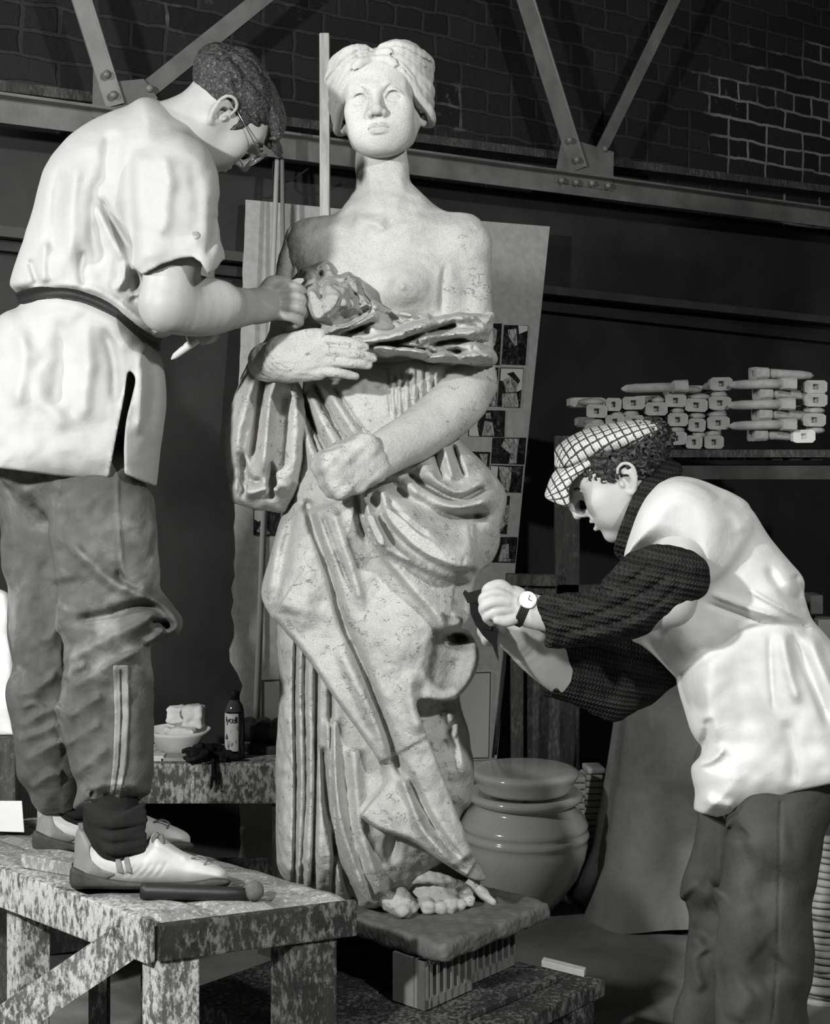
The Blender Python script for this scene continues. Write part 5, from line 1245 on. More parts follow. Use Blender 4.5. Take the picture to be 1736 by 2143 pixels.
for pts, w, a in (([(1600, 1180), (1640, 1240), (1690, 1290)], 10, -.008), ([(1480, 1240), (1560, 1270), (1650, 1300)], 7, .008), ([(1470, 1260), (1560, 1292), (1620, 1305)], 5, -.007), ([(1560, 1230), (1620, 1265), (1690, 1300)], 5, .007), ([(1650, 1312), (1680, 1380), (1710, 1450), (1740, 1530)], 11, -.014), ([(1635, 1315), (1650, 1400), (1672, 1480)], 12, .010), ([(1690, 1320), (1720, 1400), (1760, 1480)], 12, .010),
                  ([(1610, 1318), (1612, 1400), (1620, 1500)], 7, -.006), ([(1500, 1360), (1480, 1450), (1490, 1560)], 26, .010), ([(1560, 1340), (1550, 1460), (1560, 1600)], 30, -.008), ([(1465, 1575), (1480, 1530), (1478, 1500)], 10, -.012), ([(1452, 1600), (1490, 1590), (1520, 1560)], 9, .010), ([(1470, 1660), (1490, 1680), (1540, 1690)], 12, .008), ([(1500, 1040), (1540, 1080), (1556, 1120)], 16, .006), ([(1400, 1010), (1370, 1060), (1350, 1130)], 16, .008), ([(1660, 1200), (1672, 1230), (1670, 1262)], 8, -.012), ([(1640, 1500), (1660, 1570), (1660, 1650)], 14, -.007)):
    ra_r.ridge(pts, w, a)
ra_r.noise(60, .003, 15).noise(26, .0014, 16)
ra_T = Map(1200, 900, 1960, 1800, 10); ra_T.A = (.155+.032*np.clip((ra_T.V-1300)/300, 0, 1)).astype(F32)
ra_arm = poly_map([(1306, 1168), (1330, 1090), (1370, 1030), (1430, 1010), (1490, 1040), (1520, 1100), (1510, 1170), (1480, 1206), (1466, 1216), (1462, 1194), (1438, 1166), (1404, 1150), (1374, 1140), (1340, 1150)], 4)
ra_cutarm = poly_map([(1250, 1190), (1296, 1176), (1336, 1152), (1374, 1142), (1408, 1150), (1440, 1165), (1464, 1194), (1468, 1224), (1446, 1250), (1400, 1290), (1340, 1330), (1316, 1338), (1250, 1330)], 3)
def f_apron(f):
    f.puff(ra_o, 115, ra_T, RY+.02, k=.0)
    f.relief(ra_r, RY+.02, .1)
    f.puff(ra_arm, 50, .080, RY-.125, k=.05)
    f.cut2d(ra_hem, k=.004)
    f.tube([rp(1270, 1020, .02), rp(1330, 1062, .02), rp(1362, 1082, .02)], [.09, .075, .070], k=.006, op='sub')
sculpt('apron', f_apron, *win(0, 1290, 980, 1860, 1730, -.28, .26, RY), .0036, M['apron'], rman)
# trousers
rt_near = poly_map([(1530, 1560), (1760, 1560), (1756, 1640), (1736, 1700), (1716, 1800), (1703, 1880), (1702, 1980), (1696, 2060), (1690, 2143), (1690, 2400), (1500, 2400), (1498, 2143), (1494, 2050), (1500, 1930), (1512, 1810), (1518, 1720)], 5)
rt_far = poly_map([(1470, 1560), (1640, 1560), (1630, 1750), (1600, 1900), (1580, 2100), (1560, 2400), (1400, 2400), (1404, 2143), (1428, 2060), (1436, 1990), (1440, 1932), (1424, 1888), (1428, 1838), (1450, 1765), (1458, 1700)], 5)
rt_r = Map(1360, 1600, 1800, 2420, 1.5)
for pts, w, a in (([(1430, 1870), (1470, 1905), (1500, 1895)], 14, -.016), ([(1440, 1840), (1475, 1870), (1505, 1850)], 16, .014), ([(1440, 1960), (1460, 1975), (1475, 2000)], 8, .009), ([(1440, 1945), (1470, 1950), (1490, 1975)], 8, -.008), ([(1450, 1985), (1452, 2030), (1470, 2080)], 8, .010), ([(1520, 1730), (1545, 1745), (1560, 1735)], 9, -.012), ([(1540, 1900), (1570, 1960), (1600, 1990)], 24, .008), ([(1560, 2080), (1600, 2040), (1640, 2000)], 20, -.012), ([(1530, 2143), (1570, 2090), (1610, 2060)], 16, .012), ([(1555, 1780), (1600, 1760), (1660, 1750)], 20, .008), ([(1560, 1880), (1610, 1850), (1650, 1820)], 16, -.006)):
    rt_r.ridge(pts, w*1.7, a*.9)
rt_r.ridge([(1632, 1670), (1630, 1800), (1626, 2000), (1616, 2143)], 2.2, -.004, .02).noise(50, .004, 17)
def f_rtr(f):
    f.puff(rt_far, 70, .09, RY+.11, k=.0); f.puff(rt_near, 85, .105, RY-.04, k=.008)
    f.tube([rp(1590, 1600, .05), rp(1640, 1600, .0)], [.11, .12], k=.04)
    f.relief(rt_r, rt_yc, .08)
rt_yc = Map(1360, 1560, 1800, 2420, 6); rt_yc.A = np.where(rt_yc.U < 1500, RY+.14, RY+.0).astype(F32)
sculpt('trousers', f_rtr, *win(0, 1390, 1560, 1800, 2395, -.26, .28, RY), .0038, M['trouser_dark'], rman)
for dx, dy_, yc in ((0, 0, -.04), (-110, -20, .12)):
    m = poly_map([(1660+dx, 2340), (1690+dx, 2380), (1690+dx, 2402+dy_), (1420+dx, 2402+dy_), (1410+dx, 2380+dy_), (1450+dx, 2355), (1540+dx, 2330)], 4)
    def fsh(f): f.puff(m, 40, .05, RY+yc, k=0)
    sculpt('shoe', fsh, *win(0, 1400+dx, 2320, 1700+dx, 2405, yc-.07, yc+.07, RY), .005, M['black'], rman)
# watch
wt = MB(); Hh = -.165
wc = [rp(1094, 1270, Hh)]; ax = rp(1105, 1276, Hh)-rp(1070, 1262, Hh); ax /= np.linalg.norm(ax)
e1 = np.cross(ax, [0, 1, 0]); e1 /= np.linalg.norm(e1); e2 = np.cross(ax, e1)
ring = [wc[0] + (e1*math.cos(t)+e2*math.sin(t))*.0355 for t in np.linspace(0, 2*math.pi, 33)]
for o_ in (-.006, -.002, .002, .006): wt.tube([p+ax*o_ for p in ring], .0032, 8, False)
ws = wt.build('wristwatch', M['black'], rman, True)
nd = np.array([-.25, -.80, .55]); nd -= ax*(nd@ax); nd /= np.linalg.norm(nd); t2 = np.cross(nd, ax)
Rw = Matrix([[float(ax[i]), float(t2[i]), float(nd[i])] for i in range(3)])
fc = wc[0]+nd*.0365
MB().lathe([(0, 0), (.0165, 0), (.0165, .004), (.0150, .0048), (0, .0048)], fc, Rw, 32).build('dial', plain('watch_dial', .75, .3), ws)
hb = MB(); hb.tube([fc+nd*.0052, fc+nd*.0052+t2*.010], .0006, 6); hb.tube([fc+nd*.0052, fc+nd*.0052+ax*.007], .0007, 6); hb.build('watch_hand', M['black'], ws)
# dark cutting tool
sh_ = empty('shears', rp(1010, 1300, -.05), 'black pointed shears gripped by the man in the cap against the drapery', 'shears')
def plate(pts, y0, y1, name, mat, par, fn=rp):
    m = MB(); m.hull([fn(x, y, y0) for x, y in pts], [fn(x, y, y1) for x, y in pts]); return m.build(name, mat, par)
iron = plain('dark_iron', .012, .45, .4, .3)
plate([(1040, 1222), (1012, 1231), (980, 1240), (972, 1234), (968, 1242), (978, 1262), (1000, 1262), (1020, 1258), (1030, 1250)], -.110, -.096, 'handle', iron, sh_)
plate([(982, 1258), (1012, 1256), (1018, 1280), (1030, 1300), (1028, 1320), (1010, 1316), (992, 1302), (984, 1284)], -.108, -.090, 'pivot_plate', iron, sh_)
plate([(992, 1304), (1030, 1300), (1042, 1322), (1040, 1345), (1044, 1386), (1038, 1374), (1030, 1350), (1010, 1330)], -.104, -.096, 'blade', iron, sh_)
brows(lman, hl_, M['hair'])
# ---------------------------------------------------------------- plinth under the statue
def top_poly(pts, z):  # pixel corners lying on the horizontal plane z
    out = []
    for x, y in pts:
        Y = (CAMZ-z)*FPX/(y-HY); out.append(np.array([(x-CX)*Y/FPX, Y, z]))
    return out
def zoff(P, dz): return [p+np.array([0, 0, dz]) for p in P]
sF = np.array([.056, 2.80]); su = np.array([.66, .75]); su /= np.linalg.norm(su); sv = np.array([-su[1], su[0]])
SL = [sF, sF+su*.36, sF+su*.36+sv*.56, sF+sv*.56]
SLP = [np.array([p[0], p[1], .421]) for p in SL]
def f_slab(f):
    c = sum(SL)/4; Rm = np.array([[su[0], sv[0], 0], [su[1], sv[1], 0], [0, 0, 1]])
    f.box((c[0], c[1], .401), (.18, .28, .020), Rm, .012, k=.002)
    f.rough(.05, .002, 3); f.rough(.013, .0012, 4)
c_ = sum(SL)/4
tag(sculpt('stone_slab', f_slab, (c_[0]-.45, c_[1]-.45, .36), (c_[0]+.45, c_[1]+.45, .45), .004, M['slab']), 'thick grey slab carrying the statue, raised on slotted blocks', 'slab')
def block(o, u, v, L, W, z0, z1, label):
    e = empty('hollow_block', (o[0], o[1], z0), label, 'block', 'slotted clay blocks under the slab')
    P = [o, o+u*L, o+u*L+v*W, o+v*W]; m = MB()
    # body with slotted front
    n = 7; zs0, zs1 = z0+.02, z1-.012; fr = []
    for k in range(n+1):
        a = k/n; w = .34/n
        s0 = (k*L/n) - (0 if k == 0 else L*w/2); s1 = (k*L/n) + (0 if k == n else L*w/2)
        p0, p1 = o+u*max(s0, 0), o+u*min(s1, L)
        m.hull([(p0[0], p0[1], z1), (p1[0], p1[1], z1), (p1[0]+v[0]*.02, p1[1]+v[1]*.02, z1), (p0[0]+v[0]*.02, p0[1]+v[1]*.02, z1)], [(p0[0], p0[1], z0), (p1[0], p1[1], z0), (p1[0]+v[0]*.02, p1[1]+v[1]*.02, z0), (p0[0]+v[0]*.02, p0[1]+v[1]*.02, z0)])
    for za, zb in ((z0, zs0), (zs1, z1)):
        q = [o, o+u*L, o+u*L+v*.02, o+v*.02]; m.hull([(p[0], p[1], zb) for p in q], [(p[0], p[1], za) for p in q])
    m.build('slotted_face', M['terra'], e)
    m = MB(); q = [o+v*.026, o+u*L+v*.026, o+u*L+v*W, o+v*W]
    m.hull([(p[0], p[1], z1) for p in q], [(p[0], p[1], z0) for p in q])
    q = [o, o+u*.012, o+u*.012+v*.03, o+v*.03]
    m.hull([(p[0], p[1], z1) for p in q], [(p[0], p[1], z0) for p in q])
    m.build('block_body', M['terra'], e)
ob = sF+su*.022*0+sv*.10-su*.0+su*.02
pz = .281
b0_ = np.array([(888-868)*2.83/3000, 2.83])
block(b0_, su, sv, .15, .085, pz, .379, 'slotted clay block under the front corner of the slab')
block(b0_+su*.17+sv*.02, su, sv, .15, .085, pz, .379, 'slotted clay block under the right corner of the slab')
block(b0_+sv*.40, su, sv, .15, .085, pz, .379, 'slotted clay block under the left of the slab'); block(b0_+sv*.40+su*.18, su, sv, .15, .085, pz, .379, 'slotted clay block at the hidden back of the slab')
# turntable of planks
tt = empty('modelling_stand', (c_[0], c_[1], 0), 'low dark plank stand under the slotted blocks', 'stand')
tp = top_poly([(1251, 2030), (1046, 2122), (700, 2260), (560, 2110), (700, 2040), (900, 1985), (1100, 1990)], .28)
E = [np.array([.40, 3.00]), np.array([.02, 2.58]), np.array([-.50, 2.92]), np.array([-.10, 3.46])]
du = E[0]-E[1]; dv = E[2]-E[1]
for k in range(4):
    a, b = k/4+.004, (k+1)/4-.004
    q = [E[1]+dv*a, E[1]+du+dv*a, E[1]+du+dv*b, E[1]+dv*b]
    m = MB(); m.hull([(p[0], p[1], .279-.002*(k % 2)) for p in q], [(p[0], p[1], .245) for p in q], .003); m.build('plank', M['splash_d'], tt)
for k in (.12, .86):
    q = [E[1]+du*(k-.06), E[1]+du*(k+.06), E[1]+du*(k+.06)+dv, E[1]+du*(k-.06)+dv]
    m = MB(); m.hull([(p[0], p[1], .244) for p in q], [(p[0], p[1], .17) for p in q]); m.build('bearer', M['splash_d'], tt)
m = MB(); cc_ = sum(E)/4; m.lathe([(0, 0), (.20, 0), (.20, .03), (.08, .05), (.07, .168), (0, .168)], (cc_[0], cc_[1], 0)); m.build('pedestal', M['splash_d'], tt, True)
def flat_strip(name, px, z, th, mat, label, cat):
    P = top_poly(px, z); m = MB(); m.hull(P, zoff(P, -th), .002); return tag(m.build(name, mat), label, cat)
flat_strip('wooden_lath', [(1160, 2036), (1164, 2046), (980, 2124), (968, 2116)], .292, .012, M['splash_d'], 'dark flat lath lying on the plank stand beside the blocks', 'lath')
P = top_poly([(1137, 2002), (1226, 2024), (1222, 2032), (1132, 2010)], .295); m = MB(); m.hull(P, zoff(P, -.014), .002); tag(m.build('clay_stick', M['biscuit']), 'pale square stick on the right corner of the plank stand', 'stick')
fl = top_poly([(1140, 2143), (1210, 2122), (1260, 2150), (1250, 2230), (1120, 2230)], .06); m = MB(); m.hull(fl, zoff(fl, -.058)); tag(m.build('timber_offcut', M['timber']), 'flat timber offcut on the floor by the lower frame edge', 'offcut')
# ---------------------------------------------------------------- work bench the sculptor stands on
bn = empty('work_bench', (-.6, 2.75, 0), 'slip-splashed wooden bench the man in white stands on', 'bench')
BZ = .563
N_, R_c, F_, L_ = top_poly([(323, 1925)], BZ)[0], top_poly([(742, 1874)], BZ)[0], top_poly([(300, 1738)], BZ)[0], top_poly([(-60, 1790)], BZ)[0]
F2 = top_poly([(-60, 1672)], BZ)[0]
nrm = (F_-N_)
def f_top(f):
    pass
# three thick boards running from the front corner away to the left
e1 = (L_-N_); e2 = (F2-L_)
def strip(a, b, nm, z, th, mat, ext=1.0):
    q = [N_+(R_c-N_)*a, N_+(R_c-N_)*b, F_*1.0, None]
    A, B = N_+(R_c-N_)*a, N_+(R_c-N_)*b
    d = (L_-N_)*1.5
    q = [A, B, B+d, A+d]
    return q
rr = random.Random(5)
for k, (a, b) in enumerate(((0.0, .335), (.345, .66), (.67, 1.0))):
    q = strip(a, b, '', 0, 0, None); n = 26; m = MB(); bm = m.bm
    nx = 5; rows = []
    for i in range(n+1):
        row = []
        for j in range(nx+1):
            p = q[0]+(q[1]-q[0])*(j/nx)+(q[3]-q[0])*(i/n)
            e_ = min(j, nx-j) == 0; z = BZ-.0015*k+rr.uniform(-.0018, .0018)-(.006 if e_ else 0)-(.007*rr.random()+.006 if i == 0 else 0)
            p = p+np.array([rr.uniform(-.003, .003) if e_ else 0, (rr.uniform(-.006, .006) if i == 0 else 0), 0])
            row.append(bm.verts.new((p[0], p[1], z)))
        rows.append(row)
    for i in range(n):
        for j in range(nx): bm.faces.new((rows[i][j], rows[i][j+1], rows[i+1][j+1], rows[i+1][j]))
    bmesh.ops.recalc_face_normals(bm, faces=bm.faces)
    r_ = bmesh.ops.extrude_face_region(bm, geom=list(bm.faces)); vs = [v for v in r_['geom'] if isinstance(v, bmesh.types.BMVert)]
    for v in vs: v.co.z = BZ-.072
    bmesh.ops.recalc_face_normals(bm, faces=bm.faces)
    m.build('top_board', M['benchtop'], bn)
dL = (L_-N_)/np.linalg.norm(L_-N_); dR = (R_c-N_)/np.linalg.norm(R_c-N_); out = np.cross(dL, [0, 0, 1]); out = out if out[1] < 0 else -out
m = MB(); a = N_+np.array([0, 0, -.034])+out*.010-dL*.004; b = a+dL*1.1
m.bar(a, b, .018, .078, up=(0, 0, 1), bevel=.003); m.build('front_board', M['splash'], bn)
outR = np.cross(dR, [0, 0, 1]); outR = outR if outR[1] < 0 else -outR
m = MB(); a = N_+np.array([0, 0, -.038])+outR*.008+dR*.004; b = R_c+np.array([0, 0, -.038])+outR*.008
m.bar(a, b, .014, .066, up=(0, 0, 1), bevel=.004); m.build('end_board', M['splash_d'], bn)  # shade on this end face is put into its colour by the darker wood
def leg(px, w1, w2, mat, Y=None):
    a = top_poly([px], BZ-.072)[0]; a2 = a.copy(); a2[2] = 0
    m = MB(); m.hull([a, a+dR*w1, a+dR*w1+dL*w2, a+dL*w2], [np.array([p[0], p[1], 0]) for p in (a, a+dR*w1, a+dR*w1+dL*w2, a+dL*w2)], .003); return m.build('leg', mat, bn)
leg((330, 2012), .075, .045, M['splash']); leg((612, 1975), .085, .06, M['splash_d']); leg((40, 1890), .06, .045, M['splash']); leg((330, 1826), .06, .06, M['splash_d'])  # legs on the shaded side get the dark wood, shade painted as colour
m = MB(); m.bar(at(262, 1972, 2.545), at(-40, 2176, 2.62), .035, .066, up=(0, 0, 1)); m.build('brace', M['splash'], bn)
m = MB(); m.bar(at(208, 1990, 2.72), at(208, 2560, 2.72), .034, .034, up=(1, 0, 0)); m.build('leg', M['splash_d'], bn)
# things on the bench
ml = empty('mallet', top_poly([(300, 1880)], BZ)[0], 'dark round-handled mallet with clay ball end, lying at the shoe', 'mallet')
a = top_poly([(296, 1882)], BZ)[0]+[0, 0, .016]; b = top_poly([(516, 1884)], BZ)[0]+[0, 0, .012]
MB().tube([a, a+(b-a)*.06, a+(b-a)*.45, a+(b-a)*.8, b], [.0150, .0155, .0140, .0125, .0105], 14).build('shaft', plain('dark_ebony', .016, .5, .4, bump=.2, bscale=50), ml, True)
c0 = b+(b-a)/np.linalg.norm(b-a)*.014+[0, 0, .006]
sculpt('ball_head', lambda f: (f.ell(c0, (.0175, .0185, .0185), k=0), f.rough(.02, .0006, 3)), c0-.04, c0+.04, .0024, plain('ball_clay', .12, .8, .2, noise=.3, nscale=40), ml)
q = top_poly([(44, 1816), (150, 1835), (180, 1815), (80, 1796)], BZ); m = MB(); m.hull(zoff(q, .026), zoff(q, .0005), .002); tag(m.build('wood_block', M['benchtop']), 'flat wooden block on the bench behind the heel of the shoe', 'block')
# boards leaning under and behind the bench
def slabbar(px, Y0, Y1, name, mat, label, cat, th=.02):
    n = len(px); m = MB(); ys = [Y0 if y < np.mean([p[1] for p in px]) else Y1 for _, y in px]
    m.hull([at(x, y, Y) for (x, y), Y in zip(px, ys)], [at(x, y, Y+th) for (x, y), Y in zip(px, ys)], .0015); return tag(m.build(name, mat), label, cat)
slabbar([(17, 1850), (75, 1850), (84, 2028), (15, 2030)], 3.86, 3.815, 'plank', M['batten'], 'short pale plank leaning under the bench at far left', 'plank')
slabbar([(76, 1870), (200, 1890), (200, 1985), (90, 2000)], 3.925, 3.92, 'panel', M['timber'], 'dark wide panel leaning behind the pale plank under the bench', 'panel')
slabbar([(-20, 1676), (46, 1676), (51, 1742), (-20, 1740)], 3.05, 3.05, 'plaster_block', M['plaster'], 'squared white block at the far left edge behind the bench', 'block', .12)
cr_t = at(-10, 1545, 3.55)[2]; m = MB(); a = at(-20, 1545, 3.62); m.box((a[0], 3.66, cr_t/2), (.085, .12, cr_t/2), bevel=.004); tag(m.build('crate', M['timber']), 'dark upright crate at far left behind the bench', 'crate')
def f_cast(f):
    f.puff(poly_map([(-60, 1236), (6, 1236), (30, 1280), (34, 1400), (38, 1520), (36, 1548), (-60, 1548)], 4), 26, .05, 3.62, k=0); f.rough(.08, .004, 3); f.plane((0, 0, cr_t+.001), (0, 0, -1))
tag(sculpt('plaster_cast', f_cast, *win(0, -70, 1225, 50, 1560, -.08, .08, 3.62), .005, M['plaster']), 'white plaster cast on the crate at far left behind the trouser leg', 'cast')
# ---------------------------------------------------------------- table behind
tb = empty('side_table', at(450, 1900, 4.1)*[1, 1, 0], 'slip-spattered thick table behind the left man, holding bottle and bowl', 'table')
TZ = CAMZ-(1598-HY)*3.95/FPX
x0, x1 = at(40, 1600, 3.95)[0], at(640, 1600, 3.95)[0]
m = MB(); m.box(((x0+x1)/2, 4.085, TZ-.056), ((x1-x0)/2, .135, .056), bevel=.008); m.build('table_top', M['splash'], tb)
for x in (x0+.06, x1-.06):
    for y in (4.00, 4.13): m = MB(); m.box((x, y, (TZ-.112)/2), (.035, .035, (TZ-.112)/2)); m.build('leg', M['timber'], tb)
m = MB(); m.box(((x0+x1)/2, 4.02, .20), ((x1-x0)/2-.09, .02, .035)); m.build('stretcher', M['splash_d'], tb)
def tpnt(px, Y, dz=0.0): p = at(px, 1600, Y); p[2] = TZ+dz; return p
# bottle
bt_ = empty('glue_bottle', tpnt(491, 4.02), 'small dark glass bottle with white label on the back table', 'bottle')
k = 4.02/FPX; bz = lambda py: TZ+(1584-py)*k
gd = NT('dark_glass').set(Roughness=.08); gd.b.inputs['Base Color'].default_value = grey(.02); gd.b.inputs['Coat Weight'].default_value = .6
gc = NT('clear_glass').set(Roughness=.05); gc.b.inputs['Base Color'].default_value = grey(.25); gc.b.inputs['Transmission Weight'].default_value = .7
bc_ = tpnt(491, 4.02); bc_[2] = 0
MB().lathe([(0, bz(1584)), (19*k, bz(1584)), (20.5*k, bz(1580)), (20.5*k, bz(1492)), (20*k, bz(1484))], bc_, None, 32).build('glass_body', gd.m, bt_, True)
MB().lathe([(20*k, bz(1484)), (17*k, bz(1472)), (11*k, bz(1464)), (10*k, bz(1458)), (0, bz(1458))], bc_, None, 32).build('neck', gc.m, bt_, True)
MB().lathe([(0, bz(1443)), (9.5*k, bz(1443)), (10.5*k, bz(1445)), (10.5*k, bz(1462)), (0, bz(1462))], bc_, None, 24).build('cap', M['black'], bt_, True)
m = MB(); bm = m.bm; rr_ = 20.9*k; A0, A1 = math.radians(180), math.radians(180+118); n = 14; rows = []
for i in range(n+1):
    t = A0+(A1-A0)*i/n; rows.append([bm.verts.new((bc_[0]+rr_*math.cos(t), bc_[1]+rr_*math.sin(t), bz(y))) for y in (1488, 1566)])
for i in range(n): bm.faces.new((rows[i][0], rows[i+1][0], rows[i+1][1], rows[i][1]))
lab = m.build('label', plain('label_paper', .75, .6), bt_)
def onlabel(px, py, rad=21.2):
    dx = np.clip((px-491)/rad, -1, 1); t = math.pi+math.acos(-dx); r_ = rad*k
    return (bc_[0]+r_*math.cos(t), bc_[1]+r_*math.sin(t), bz(py))
def labelpoly(pts, name, mat):
    m = MB(); bm = m.bm; f = bm.faces.new([bm.verts.new(onlabel(*p)) for p in pts]); bmesh.ops.recalc_face_normals(bm, faces=bm.faces); m.build(name, mat, lab)
labelpoly([(473, 1541), (476, 1530), (486, 1524), (499, 1513), (499, 1522), (486, 1535), (478, 1543)], 'colour_band', plain('label_band', .08, .6))
labelpoly([(474, 1560), (480, 1552), (488, 1548), (497, 1542), (497, 1549), (488, 1555), (480, 1562)], 'colour_band', plain('label_band_grey', .25, .6))
# printed word, curved on the label
fc_ = bpy.data.curves.new('lettering', 'FONT'); fc_.body = 'lycell'; fc_.size = 19*k; fc_.extrude = .0002; fc_.space_character = .82
to = bpy.data.objects.new('lettering', fc_); C.objects.link(to); bpy.context.view_layer.update()
dg = bpy.context.evaluated_depsgraph_get(); tm = bpy.data.meshes.new_from_object(to.evaluated_get(dg)); bpy.data.objects.remove(to)
wmx = max(v.co.x for v in tm.vertices)
for v in tm.vertices:
    px = 473.5+(v.co.x/wmx)*24.5; p = onlabel(px, 1507-v.co.y/k, 21.5+(v.co.z/k)); v.co = p
link('lettering', tm, plain('label_ink', .02, .6), lab)
for j in range(4):
    m = MB(); m.tube([onlabel(476+0*j, 1546+j*3.2, 21.4), onlabel(480, 1546+j*3.2, 21.4), onlabel(484+(j*3) % 3, 1545+j*3.2, 21.4)], .0006, 5); m.build('small_print', plain('print_ink', .15, .6), lab)
# bowl of plaster
bw = tag(MB().lathe([(0, 0), (.045, 0), (.055, .012), (.086, .055), (.092, .066), (.086, .066), (.050, .020), (0, .016)], tpnt(374, 4.10), None, 36).build('plaster_bowl', M['plaster'], None, True), 'shallow white bowl holding plaster lumps on the back table', 'bowl')
def lump(name, c, r, seed, label, mat=M['plaster'], R=None):
    def fl_(f): f.box(c, r, rot_x(0) if R is None else R, min(r)*.35, k=0); f.rough(.05, .004, seed); f.rough(.02, .0016, seed+1)
    return tag(sculpt(name, fl_, np.array(c)-max(r)*1.6, np.array(c)+max(r)*1.6, .004, mat), label, 'lump')
bz0 = TZ+.05
lump('plaster_lump', tpnt(366, 4.11, .105), (.022, .020, .024), 3, 'smaller upright plaster lump, left in the white bowl')
lump('plaster_lump', tpnt(404, 4.11, .100), (.030, .028, .032), 6, 'largest block-shaped plaster lump, right in the white bowl')
lump('plaster_lump', tpnt(376, 4.06, .064), (.042, .016, .012), 9, 'flat plaster piece lying across the front of the bowl', R=rot_y(4))
m = MB(); m.box(tpnt(330, 3.99, .009), (.02, .02, .008), bevel=.002); tag(m.build('white_tile', M['plaster']), 'small flat white tile on the table beside the trouser leg', 'tile')
m = MB(); m.box(tpnt(366, 4.0, .006), (.035, .03, .005), bevel=.002); tag(m.build('grey_tile', M['biscuit_d']), 'thin grey tile on the table in front of the bowl', 'tile')
def f_rag(f):
    r_ = np.random.RandomState(2)
    for k_ in range(26):
        a = tpnt(r_.uniform(395, 480), 3.99+r_.uniform(-.02, .06), .012+r_.uniform(0, .016)); b = a+r_.randn(3)*[.02, .015, .008]; c = b+r_.randn(3)*[.02, .015, .010]; b[2] = max(b[2], TZ+.008); c[2] = max(c[2], TZ+.006)
        f.tube([a, b, c], [.006, .009, .006], k=.006, smooth=3)
    f.tube([tpnt(440, 3.97, .010), tpnt(446, 3.945, .004), tpnt(445, 3.938, -.03), tpnt(440, 3.938, -.07)], [.008, .006, .005, .003], k=.006, smooth=3)
    f.tube([tpnt(446, 3.945, .004), tpnt(450, 3.938, -.03), tpnt(453, 3.938, -.068)], [.006, .004, .002], k=.004)
    f.rough(.012, .0012, 3)
tag(sculpt('rag', f_rag, tpnt(360, 3.90, -.1), tpnt(510, 4.12, .08), .003, plain('dark_rag', .018, .95, .1, noise=.5, nscale=60)), 'dark crumpled rag on the table with an end hanging over the edge', 'rag')
for i, (px_, g_, lb) in enumerate(((526, .10, 'dark rounded clay pot lying nearest the bottle on the table'), (550, .05, 'darkest rounded clay pot, middle of the three lying on the table'), (571, .11, 'dark rounded clay pot lying nearest the statue on the table'))):
    m = MB(); m.lathe([(0, -.05), (.024, -.048), (.031, -.025), (.033, 0), (.031, .025), (.024, .048), (0, .05)], tpnt((519, 550, 581)[i], 4.14, .057), rot('X', 90), 28); tag(m.build('clay_pot', plain('pot_clay%d' % i, g_, .6, noise=.2), None, True), lb, 'pot', 'dark clay pots on the back table')
m = MB(); m.box(tpnt(556, 4.12, .012), (.045, .06, .011), bevel=.002); tag(m.build('wood_offcut', M['timber']), 'small wooden offcut under the rounded pots on the table', 'offcut')
# ---------------------------------------------------------------- jar, tiles, canvas
JY = 4.33; kj = JY/FPX; jc = at(1097, 1900, JY); jc[2] = 0
jz = lambda py: CAMZ-(py-HY)*kj
jar = empty('glazed_jar', jc, 'big glossy stoneware jar with ribbed shoulder, right of the statue', 'jar')
MB().lathe([(0, .001), (62*kj, .001), (86*kj, jz(1868)), (112*kj, jz(1830)), (127*kj, jz(1790)), (132*kj, jz(1762)), (130*kj, jz(1753)), (134*kj, jz(1748)), (135.5*kj, jz(1743)), (133.5*kj, jz(1737)), (129*kj, jz(1733)), (132*kj, jz(1728)), (133*kj, jz(1722)), (130*kj, jz(1716)), (120*kj, jz(1700)), (108*kj, jz(1690)), (103*kj, jz(1680)), (106*kj, jz(1675)), (118*kj, jz(1671)), (123*kj, jz(1664)), (120*kj, jz(1657)), (112*kj, jz(1654)), (96*kj, jz(1660)), (0, jz(1662))], jc, None, 72).build('body', M['glaze'], jar, True)
MB().lathe([(0, jz(1650)), (96*kj, jz(1652)), (98*kj, jz(1646)), (107*kj, jz(1630)), (113*kj, jz(1620)), (113.5*kj, jz(1614)), (108*kj, jz(1609)), (96*kj, jz(1607)), (0, jz(1608))], jc, None, 72).build('lid', M['glaze'], jar, True)
def tile_proto():
    m = MB(); m.box((0, 0, .0095), (.031, .045, .0088), bevel=.006); o = m.build('clay_tile', M['biscuit'], None, True); return o
tpo = None; TY = 4.5
for ci, (px_, n_, Yt, cn) in enumerate(((1203, 13, TY, 'left'), (1240, 14, TY+.03, 'right'))):
    for k_ in range(n_):
        if tpo is None: tpo = tile_proto(); o = tpo
        else: o = tpo.copy(); C.objects.link(o)
        o.name = 'clay_tile'; base = .10+.0
        p = at(px_, 1700, Yt); o.location = (p[0]+rb.uniform(-.004, .004), Yt, base+k_*.0205); o.rotation_euler = (0, 0, rb.uniform(-.12, .12)); o.scale = (.92, 1, 1.05)
        nm = 'topmost' if k_ == n_-1 else 'lowest' if k_ == 0 else ('%s from the bottom' % ['', 'second', 'third', 'fourth', 'fifth', 'sixth', 'seventh', 'eighth', 'ninth', 'tenth', 'eleventh', 'twelfth', 'thirteenth'][k_])
        tag(o, 'pale clay tile, %s in the %s column beside the jar' % (nm, cn), 'tile', 'pale tiles stacked beside the jar')
m = MB(); p = at(1225, 1700, TY); m.box((p[0], TY+.03, .05), (.07, .08, .0495)); tag(m.build('tile_stand', M['timber']), 'dark box under the stacked pale tiles beside the jar', 'box')
